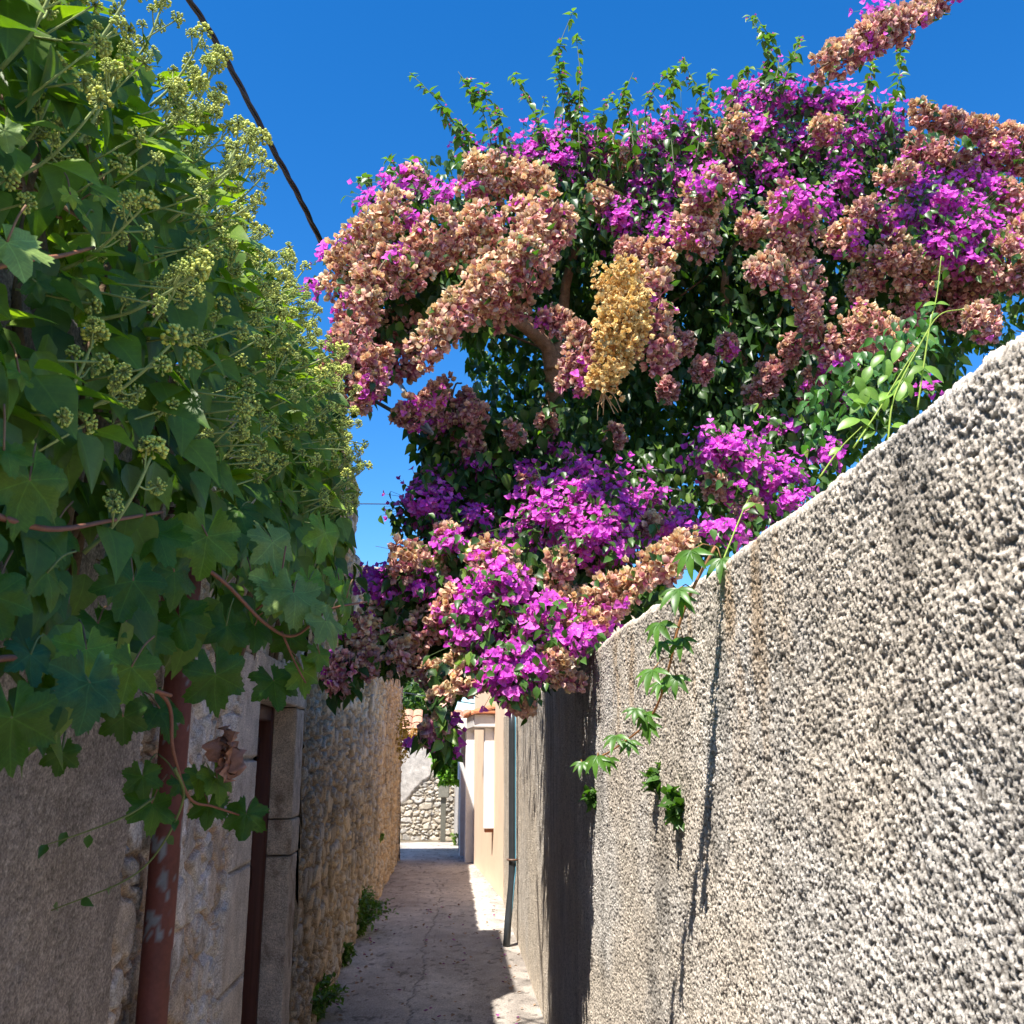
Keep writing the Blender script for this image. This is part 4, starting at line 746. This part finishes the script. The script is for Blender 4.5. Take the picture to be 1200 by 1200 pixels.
for v in range(8):
    ac = Acc(); L_ = .16+.10*random.random(); main = spline([(0, 0, 0), (0, L_*.35, .02), (.01, L_*.7, .055), (.015, L_, .10)], 5)
    tube(ac, main, np.linspace(.0046, .0028, len(main)), (.27, .33, .11), 1, 7)
    umbel(ac, main[-1]+[0, .01, .012], norm(np.array([0, .4, .9])), .025, 1.15, (.62, .64, .13))
    for j in range(random.randint(4, 6)):
        t = .3+.65*random.random(); p = main[int(t*(len(main)-1))]; a = random.random()*6.28; e = p+np.array([math.cos(a)*.055, .03, abs(math.sin(a))*.05-.005])*random.uniform(.6, 1.15)
        tube(ac, spline([p, (p+e)/2+[0, -.004, -.006], e], 4), .002, (.30, .36, .12), 1, 5); umbel(ac, e, norm(e-p), .0145+.004*random.random(), 1, (.50, .56, .12))
    me = ac.build('flower_spray', [M_bud, M_stem], None); sprays.append(me.data); bpy.data.objects.remove(me)
from mathutils import Matrix
def place_spray(P, d, up, s_, lab=None):
    o = bpy.data.objects.new('flower_spray', sprays[random.randrange(len(sprays))]); sc.collection.objects.link(o); o.parent = ivy
    y = Vector(d).normalized(); z = Vector(up); z = (z-z.dot(y)*y).normalized(); x = y.cross(z)
    m = Matrix((x, y, z)).transposed().to_4x4(); m = Matrix.Translation(Vector(P)-ivy.location)@m@Matrix.Scale(s_, 4); o.matrix_basis = m
# large ones where the photograph shows them (pixel of the tip region), then a scatter
BIG = [(95, 175, 1.55), (40, 165, 1.4), (75, 25, 1.6), (25, 65, 1.4), (60, 210, 1.5), (170, 410, 2.2), (70, 500, 1.7), (200, 500, 2.2), (300, 480, 2.7), (330, 560, 3.1), (270, 170, 2.4), (300, 130, 2.6), (190, 60, 2.0), (150, 110, 1.9), (210, 140, 2.1), (230, 250, 2.4), (265, 330, 2.6), (130, 640, 2.0), (215, 210, 2.2), (320, 230, 2.9), (345, 215, 3.2), (350, 330, 3.1), (280, 360, 2.7), (360, 420, 3.3), (385, 550, 3.6), (405, 530, 4.0), (410, 590, 4.2), (390, 480, 3.8), (310, 430, 2.8), (245, 420, 2.5), (130, 150, 1.8), (180, 180, 2.0), (100, 80, 1.7), (250, 90, 2.35)]
nsp = 0
_y, _t = np.meshgrid(np.linspace(.6, 4.6, 90), np.linspace(.05, .95, 60)); GG, GN = ivs(_y.ravel(), _t.ravel(), .02); _v = GG-CAM; GP = np.stack([600+FPX*(_v@_R)/(_v@_F), 600-FPX*(_v@_U)/(_v@_F)], 1)
for (x, y, Yd) in BIG:
    s_ = .72+.22*random.random(); j = np.argmin(np.hypot(GP[:, 0]-x+12, GP[:, 1]-y-12)+20*GG[:, 1]); b_ = GG[j]
    d = atY(x+14, y-10, b_[1])-b_; d = norm(d[None])[0]*.6+GN[j]*.5+[.1, 0, .25]; place_spray(b_-GN[j]*.03, d, (0, 0, 1), s_); nsp += 1
while nsp < 99:
    Yv = np.array([1.5+3.1*random.random()]); t = np.array([.10+.55*random.random()])
    P, N_ = ivs(Yv, t, .02); n = N_[0]; d = n+rvec(1)[0]*.35+[.7, -.35, .1]; place_spray(P[0], d, (0, 0, 1), random.uniform(.6, .9)); nsp += 1
# the small remaining flower heads
ac = Acc(); k = 400; Yv = 1.3+3.2*rng.random(k); t = .10+.55*rng.random(k); P, N_ = ivs(Yv, t, -.01)
for i in range(k):
    n = norm(N_[i]+rvec(1)[0]*.5+[0, 0, .3]); c = P[i]+n*(.06+.07*rng.random()); tube(ac, [P[i]-n*.05, c], .0022, (.28, .34, .11), 1, 4); umbel(ac, c, n, .013+.005*rng.random(), 1, (.50, .56, .12))
fs = ac.build('flower_head', [M_bud, M_stem], ivy); fs['kind'] = 'stuff'

# ------------------------------------------------------------------ grapevine
def vine_leaf(seed, und=.05):
    rs = np.random.default_rng(seed); n = 72; th = np.linspace(-math.pi*.93, math.pi*.93, n)
    a = np.abs(th); lob = np.zeros(n)
    for c, w_, h_ in ((0, .42, 1.0), (.98, .40, .86), (1.95, .42, .66), (2.75, .3, .42)): lob = np.maximum(lob, h_*np.exp(-((a-c)/w_)**2))
    r = .50+.50*lob**.9; r = np.minimum(r, 1.05); teeth = .15*(np.abs(((a*5.6+rs.random()) % 1)-.5)*2)*(.6+.8*rs.random(n)); r = r*(1+teeth-.05)+.012*rs.normal(size=n)
    ph = rs.random(4)*6.28; V = [(0, 0, 0)]; F = []
    rings = [.22, .45, .7, .88, 1.]
    for q in rings:
        for i in range(n):
            R_ = r[i]*q; x = R_*math.sin(th[i]); y = R_*math.cos(th[i])
            d_ = abs(((a[i]+.0) % .98)-.49)/.49                # 1 on the veins, 0 between
            z = und*math.sin(3*x*2+ph[0])+und*math.sin(2.6*y*2+ph[1])-.10*R_*R_-.07*(d_)*R_+.10*R_*math.sin(th[i]*5+ph[2])*q*q*.6
            V.append((x, y, z))
    m = len(rings)
    T3 = [(0, 1+i, 2+i) for i in range(n-1)]
    Q = [(1+k*n+i, 1+(k+1)*n+i, 1+(k+1)*n+i+1, 1+k*n+i+1) for k in range(m-1) for i in range(n-1)]
    return np.array(V), np.array(Q), np.array(T3)
VLs = [vine_leaf(i, .04+.02*(i % 3)) for i in range(6)]
def put_vleaf(acc, p, d, n, s_, col):
    V, Q, T3 = VLs[random.randrange(6)]; base = acc.n; inst(acc, (V, Q[:, ::-1]), [p], [d], [n], s_, np.array([col]), 0, uv=True); acc.F.append(T3[:, ::-1]*1+base); acc.M.append(np.full(len(T3), 0))
vine = thing('grapevine', (LX, 2.2, 0), 'grapevine with large toothed leaves trailing in front of the ivy', 'climbing plant')
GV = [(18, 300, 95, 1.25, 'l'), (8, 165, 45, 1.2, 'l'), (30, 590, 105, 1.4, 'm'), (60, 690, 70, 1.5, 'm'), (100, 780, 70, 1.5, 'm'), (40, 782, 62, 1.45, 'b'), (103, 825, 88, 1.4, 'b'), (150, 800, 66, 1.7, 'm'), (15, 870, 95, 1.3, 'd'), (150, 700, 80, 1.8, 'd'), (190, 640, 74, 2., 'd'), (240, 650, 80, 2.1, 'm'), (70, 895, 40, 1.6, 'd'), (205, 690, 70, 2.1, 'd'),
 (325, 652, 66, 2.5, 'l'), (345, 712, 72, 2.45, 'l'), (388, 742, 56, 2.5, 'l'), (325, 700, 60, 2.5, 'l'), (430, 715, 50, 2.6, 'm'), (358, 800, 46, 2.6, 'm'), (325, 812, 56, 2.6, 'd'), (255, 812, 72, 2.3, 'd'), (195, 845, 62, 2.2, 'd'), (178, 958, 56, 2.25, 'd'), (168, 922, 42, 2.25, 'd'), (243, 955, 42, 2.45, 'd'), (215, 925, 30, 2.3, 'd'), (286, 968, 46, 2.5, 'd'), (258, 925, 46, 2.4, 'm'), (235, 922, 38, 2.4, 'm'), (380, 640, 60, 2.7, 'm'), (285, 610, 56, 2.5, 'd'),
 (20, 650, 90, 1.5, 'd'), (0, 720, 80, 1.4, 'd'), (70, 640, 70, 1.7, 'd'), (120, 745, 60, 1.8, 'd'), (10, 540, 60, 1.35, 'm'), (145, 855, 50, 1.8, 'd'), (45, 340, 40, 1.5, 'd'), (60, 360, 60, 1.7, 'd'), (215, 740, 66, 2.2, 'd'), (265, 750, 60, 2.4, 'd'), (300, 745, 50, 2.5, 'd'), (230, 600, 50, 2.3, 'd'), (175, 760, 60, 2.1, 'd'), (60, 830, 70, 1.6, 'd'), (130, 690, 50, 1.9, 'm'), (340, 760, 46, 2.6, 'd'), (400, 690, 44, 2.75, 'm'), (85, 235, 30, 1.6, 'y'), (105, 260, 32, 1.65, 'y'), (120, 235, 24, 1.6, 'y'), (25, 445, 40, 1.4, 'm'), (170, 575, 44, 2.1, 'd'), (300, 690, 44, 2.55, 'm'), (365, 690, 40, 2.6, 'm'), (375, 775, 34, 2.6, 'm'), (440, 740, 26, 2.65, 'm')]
gc = dict(l=(.24, .34, .09), m=(.13, .23, .025), b=(.055, .15, .05), d=(.060, .135, .016), y=(.30, .37, .04))  # leaf tones; l is painted brighter to read as sunlit
ac = Acc(); ends = []
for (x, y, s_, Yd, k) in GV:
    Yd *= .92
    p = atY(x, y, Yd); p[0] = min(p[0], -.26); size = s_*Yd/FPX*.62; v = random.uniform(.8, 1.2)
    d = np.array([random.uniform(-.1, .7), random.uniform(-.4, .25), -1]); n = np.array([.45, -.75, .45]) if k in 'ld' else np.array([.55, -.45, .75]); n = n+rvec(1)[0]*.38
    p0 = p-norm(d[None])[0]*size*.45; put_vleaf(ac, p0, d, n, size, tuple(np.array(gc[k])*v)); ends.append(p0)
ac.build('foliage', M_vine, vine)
ac = Acc(); redd = (.24, .10, .06); grn = (.16, .20, .06)
def pstem(ps, r0, r1, col): p = spline([atY(q[0], q[1], q[2]*.92) for q in ps], 6); tube(ac, p, np.linspace(r0, r1, len(p)), col, 0, 7)
pstem([(-60, 800, 1.3), (0, 772, 1.4), (70, 778, 1.55), (150, 800, 1.8), (200, 815, 2.1)], .005, .004, redd)
pstem([(130, 780, 1.9), (195, 820, 2.15), (203, 880, 2.2), (222, 935, 2.3), (250, 945, 2.4), (280, 955, 2.5)], .0045, .0022, redd)
pstem([(205, 900, 2.2), (215, 935, 2.28), (190, 990, 2.3), (150, 1030, 2.3), (60, 1067, 2.25)], .0032, .0012, grn)
pstem([(180, 935, 2.25), (150, 955, 2.2), (100, 975, 2.15), (48, 992, 2.1)], .0028, .0010, grn)
pstem([(200, 640, 2.2), (260, 680, 2.3), (310, 730, 2.45), (345, 745, 2.5), (385, 715, 2.55), (430, 705, 2.65)], .005, .0025, redd)
pstem([(300, 715, 2.5), (325, 690, 2.5), (335, 640, 2.5)], .003, .002, redd); pstem([(330, 740, 2.5), (345, 775, 2.55), (358, 800, 2.6)], .003, .002, redd)
pstem([(-30, 320, 1.2), (30, 305, 1.35), (70, 300, 1.5), (110, 290, 1.7)], .004, .003, (.30, .12, .06)); pstem([(-20, 600, 1.35), (60, 620, 1.5), (130, 610, 1.8), (190, 600, 2.)], .005, .003, redd)
for e in ends:                                             # leaf stalks
    q = e+[random.uniform(-.06, .02), random.uniform(.0, .07), random.uniform(.02, .07)]; tube(ac, spline([e, (e+q)/2+[0, 0, .008], q], 3), .0016, (.26, .14, .07) if random.random() < .6 else grn, 0, 5)
ac.build('stem', M_stem, vine)
ac = Acc(); k = 40
for (x, y, Yd) in ((78, 975, 2.15), (105, 978, 2.15), (55, 990, 2.1), (95, 1055, 2.25), (125, 1042, 2.28), (62, 1062, 2.25), (195, 980, 2.3), (205, 960, 2.3)): inst(ac, BL, [atY(x, y, Yd*.92)], rvec(1)+[0, 0, -.8], [[.2, -.8, .3]], .028, (.06, .14, .03), 0)
dl_ = atY(262, 852, 2.2); n_ = 6
ac.build('young_leaves', M_leaf, vine)
ac = Acc(); T = leaf_t(12, 8, [(0, .02), (.15, .20), (.35, .13), (.5, .24), (.7, .10), (.85, .15), (1, .01)], 1.6, .1, 0, 1.2); T = (T[0]+.05*rng.normal(size=T[0].shape)*[1, .3, 1.6], T[1])
inst(ac, T, [dl_], [[.22, 0, -1]], [[.7, -.6, .2]], .115, (.46, .25, .18), 0); inst(ac, T, [dl_-np.array([0, 0, .02])], [[.05, .1, -1]], [[-.5, -.7, .2]], .085, (.38, .19, .13), 0); ac.build('dead_leaf', M_dry, vine)

# ------------------------------------------------------------------ creeper runner with five-fingered leaves on the right wall
cr_ = thing('creeper', (.68, 2.05, 2.0), 'green creeper shoot with five-fingered leaves dangling over the pebbledash wall', 'climbing plant')
FG = leaf_t(5, 2, [(0, .02), (.25, .13), (.5, .17), (.8, .09), (1, .004)], .35, .42)
RUN = [(838, 640, 2.14), (812, 690, 2.16), (795, 735, 2.2), (787, 770, 2.22), (775, 815, 2.28), (757, 848, 2.36), (728, 872, 2.46), (702, 888, 2.56), (680, 897, 2.62)]
p = spline([atY(*q) for q in RUN], 6); ac = Acc(); tube(ac, p, np.linspace(.004, .0016, len(p)), (.38, .17, .07), 0, 7); ac.build('stem', M_stem, cr_)
ac = Acc(); st_ = Acc()
for j, (x, y, s_) in enumerate([(810, 645, 44), (845, 655, 34), (795, 690, 38), (800, 700, 30), (773, 730, 36), (800, 748, 32), (778, 752, 30), (765, 785, 34), (792, 792, 30), (775, 800, 26), (757, 835, 28), (762, 848, 24), (745, 830, 22), (722, 862, 26), (738, 868, 22), (700, 886, 26), (715, 888, 22), (682, 893, 20)]):
    i = int(np.argmin(np.linalg.norm(np.array([q[:2] for q in RUN])-[x, y], axis=1))); Yd = RUN[i][2]; c = atY(x, y, Yd-.02); size = s_*Yd/FPX; node = atY(RUN[i][0], RUN[i][1], Yd); tube(st_, [node, (node+c)/2+[0, 0, .01], c], .0014, (.30, .16, .06), 0, 5)
    ax_ = norm(np.array([-.5, -.7, .5])+rvec(1)[0]*.3); dn = norm(np.cross(ax_, [0, 1, .2])); up = np.array([-.1, -.2, -1.]); up = norm(up-(up@ax_)*ax_); sd = np.cross(ax_, up)
    for f in range(5):
        an = (f-2)*.62; d = up*math.cos(an)+sd*math.sin(an)+ax_*.25; inst(ac, FG, [c], [d], [ax_], size*.9*(1.05-.14*abs(f-2))*random.uniform(.85, 1.1), np.array([[.085, .19, .03]])*random.uniform(.8, 1.3), 0)
ac.build('foliage', M_leaf, cr_); st_.build('leaf_stalk', M_stem, cr_)
# fresh honeysuckle shoot above the wall
hs_ = thing('honeysuckle', (1.0, 2.2, 2.0), 'bright green twining shoots with oval leaf pairs rising above the pebbledash wall', 'climbing plant')
ac = Acc()
def hst(ps, r=.0022, col=(.30, .40, .06)): q = spline([atY(*a) for a in ps], 6); tube(ac, q, np.linspace(r, r*.5, len(q)), col, 0, 6)
hst([(1075, 480, 2.0), (1083, 425, 2.0), (1090, 380, 2.0), (1098, 345, 2.0), (1103, 300, 2.0)]); hst([(1040, 520, 2.0), (1048, 465, 2.0), (1075, 410, 2.0), (1100, 370, 2.0), (1130, 362, 2.0)]); hst([(1000, 525, 2.), (1030, 480, 2.), (1060, 430, 2.0), (1088, 388, 2.0)]); hst([(960, 560, 2.1), (985, 525, 2.1), (1010, 500, 2.1)]); hst([(830, 700, 2.3), (870, 600, 2.4), (880, 580, 2.4)])
ac.build('stem', M_stem, hs_); ac = Acc(); OV = leaf_t(5, 2, [(0, .04), (.25, .24), (.5, .29), (.75, .22), (1, .01)], .3, .3)
for (x, y, dx, dy, s_) in [(1083, 430, .9, .5, 32), (1083, 430, -.9, .3, 28), (1098, 356, .9, -.1, 18), (1098, 356, -.8, .0, 18), (1052, 470, .2, -1, 34), (1052, 470, .8, -.9, 22), (1008, 492, -1, .25, 32), (1008, 492, .9, .4, 22), (1012, 515, .6, -.6, 20), (1030, 470, -.6, -.5, 24), (1030, 470, .6, -.5, 24), (1062, 448, .3, .9, 20), (1040, 440, -.6, .4, 18), (885, 590, .5, .6, 18), (885, 590, -.7, .2, 18), (1015, 455, -.3, .9, 26), (1000, 470, .9, 0, 20), (1103, 300, .3, .8, 8), (1125, 362, .8, .3, 8), (985, 525, -.7, .3, 18), (1045, 500, .9, -.1, 26)]:
    inst(ac, OV, [atY(x, y, 2.0)], [[dx, -.1, -dy]], [[-.25, -.8, .6]], s_*2./FPX, np.array([[.19, .33, .045]])*random.uniform(.7, 1.2), 0)
for _ in range(14):
    x = random.uniform(985, 1090); y = 600-(x-880)*.735-random.uniform(20, 75); a_ = random.uniform(-1.2, 1.2); inst(ac, OV, [atY(x, y, 2.05)], [[math.sin(a_), -.1, -.2-.6*random.random()]], [[-.25, -.8, .6]], .045, np.array([[.17, .31, .045]])*random.uniform(.7, 1.2), 0)
for _ in range(260):
    x = random.uniform(940, 1100); y = 600-(x-880)*.735+random.uniform(-70, 5)-30; inst(ac, BL, [atY(x, y, random.uniform(2.3, 2.9))], rvec(1)*.6+[0, 0, -.6], rvec(1)*.5+[-.2, -.6, .6], .034, np.array([[.06, .16, .03]])*random.uniform(.6, 1.4), 0)
ac.build('foliage', M_leaf, hs_)

# ------------------------------------------------------------------ weeds
def weed(name, c, R_, H_, k, lab, cat='weed', col=(.10, .19, .03), wallx=None):
    ac = Acc(); c = np.asarray(c, float); tips = []
    for i in range(max(5, k//14)):
        a = random.uniform(0, 6.28); e = c+np.array([math.cos(a)*R_*random.uniform(.2, 1), math.sin(a)*R_*1.8*random.uniform(.2, 1), H_*random.uniform(.3, 1)])
        if wallx is not None: e[0] = max(e[0], wallx+.02)
        p = spline([c+[0, (e[1]-c[1])*.5, 0], (c+e)/2+[0, 0, H_*.2], e], 4); tube(ac, p, .0016, (.12, .14, .04), 1, 4)
        kk = 14; tt = rng.random(kk)*(len(p)-1); i0 = tt.astype(int).clip(0, len(p)-2); P = p[i0]+(tt-i0)[:, None]*(p[i0+1]-p[i0])+rng.normal(size=(kk, 3))*.012
        inst(ac, BL, P, rvec(kk)+[0, 0, .2], rvec(kk)*.5+[0, -.2, 1], .03+.02*rng.random(kk), np.array([col])*(.6+.8*rng.random((kk, 1))), 0)
    return tag(ac.build(name, [M_leaf, M_stem], None), lab, cat, 'small weeds of the lane')
weed('weed', (LX+.02, 6.85, 0), .22, .22, 700, 'small green weed at the near foot of the stone house wall', wallx=LX)
weed('weed', (LX+.02, 9.8, 0), .34, .38, 1700, 'largest green weed clump at the foot of the stone house wall', wallx=LX)
weed('weed', (LX+.02, 8.4, 0), .13, .16, 330, 'low sparse weed between the two thicker clumps along the stone wall', wallx=LX)
weed('weed', (LX+.01, 6.0, .0), .05, .15, 60, 'tiny weed beside the stone door jamb', wallx=LX)
weed('weed', (LX+.02, 12.2, .62), .05, .12, 70, 'small weed growing from the stone wall above the big clump', wallx=LX)
weed('weed', atY(558/1.0-8, 983, 19.0)*[1, 1, 0]+[-.27, 0, 0], .12, .22, 160, 'light green grass tuft at the far right end of the lane', col=(.16, .26, .04))
for (x, y, lab) in ((695, 690+255, 'tiny green sprig on the wall in the dark streaks'), (770, 925, 'tiny green sprig on the sunlit wall below the creeper'), (795, 955, 'small dark sprig in a wall crack, lowest of the sprigs')):
    weed('sprig', atX(x, y, RX-.012), .016, .05, 12, lab, 'weed', (.07, .15, .03))
# fallen bracts on the lane
ac = Acc(); k = 240; X_ = rng.normal(size=k)*.28-.05; X_ = np.where(rng.random(k) < .4, np.sign(X_)*(.60-.08*rng.random(k))-.12, X_).clip(LX+.05, RX-.04); P = np.stack([X_, 4.5+7*rng.random(k)**1.3, np.full(k, .006)-.012*(X_ > .5)], 1)
q = rng.random((k, 1)); c = np.where(q < .7, np.array([[.42, .27, .17]]), np.array([[.40, .10, .32]]))*(.6+.6*rng.random((k, 1)))
inst(ac, BRD, P, rvec(k)*[1, 1, .1], rvec(k)*.35+[0, 0, 1], .022+.012*rng.random(k), c, 0)
tag(ac.build('fallen_petals', [M_dry]), 'dry fallen petals strewn along the lane below the flowers', 'petals', kind='stuff')
# far plants
def bush(name, c, R_, k, size, col, lab, cat, trunk=True, T=BL):
    c = np.asarray(c, float); R_ = np.asarray(R_, float); root = thing(name, (c[0], c[1], 0), lab, cat); ac = Acc(); q = rvec(k)*(rng.random((k, 1))**.33)
    lum = .75+.5*fbm(q[:, 0]*3+5, q[:, 2]*3+5, int(c[1])); P = c+q*R_*lum[:, None]*1.05
    inst(ac, T, P, rvec(k)+[0, 0, -.3], rvec(k)*.8+[-.2, -.4, .7], size*(.7+.6*rng.random(k)), np.array([col])*(.6+.8*rng.random((k, 1))), 0); ac.build('foliage', M_leaf, root)
    if trunk: ac = Acc(); tube(ac, spline([(c[0], c[1], -.03), (c[0]+.05, c[1], c[2]*.5), c], 5), .07*max(.5, R_.max()), (.16, .11, .07), 0, 8); ac.build('trunk', M_bark, root)
b = atY(522, 890, 18.3); bush('hanging_shrub', b+[.08, 0, .05], (.30, .35, .48), 2600, .11, (.16, .32, .04), 'bright green shrub hanging over the corner above the meter post', 'shrub', False)
b = atY(480, 822, 34); bush('pine_tree', (b[0]-1.1, 34, b[2]-.3), (2.1, 2, 1.7), 6500, .22, (.075, .14, .03), 'distant green tree behind the cottage roof', 'tree')
b = atY(500, 868, 21.8); bush('orange_shrub', (b[0]-.25, 21.8, b[2]-.15), (.75, .3, .38), 800, .16, (.42, .22, .07), 'orange tinged shrub above the end wall', 'shrub', False)
b = atY(473, 865, 14.5); bush('flowering_shrub', (b[0]-.02, 14.9, b[2]+.05), (.10, .3, .40), 300, .05, (.30, .20, .06), 'small drying shrub at the far corner of the stone house', 'shrub', False)
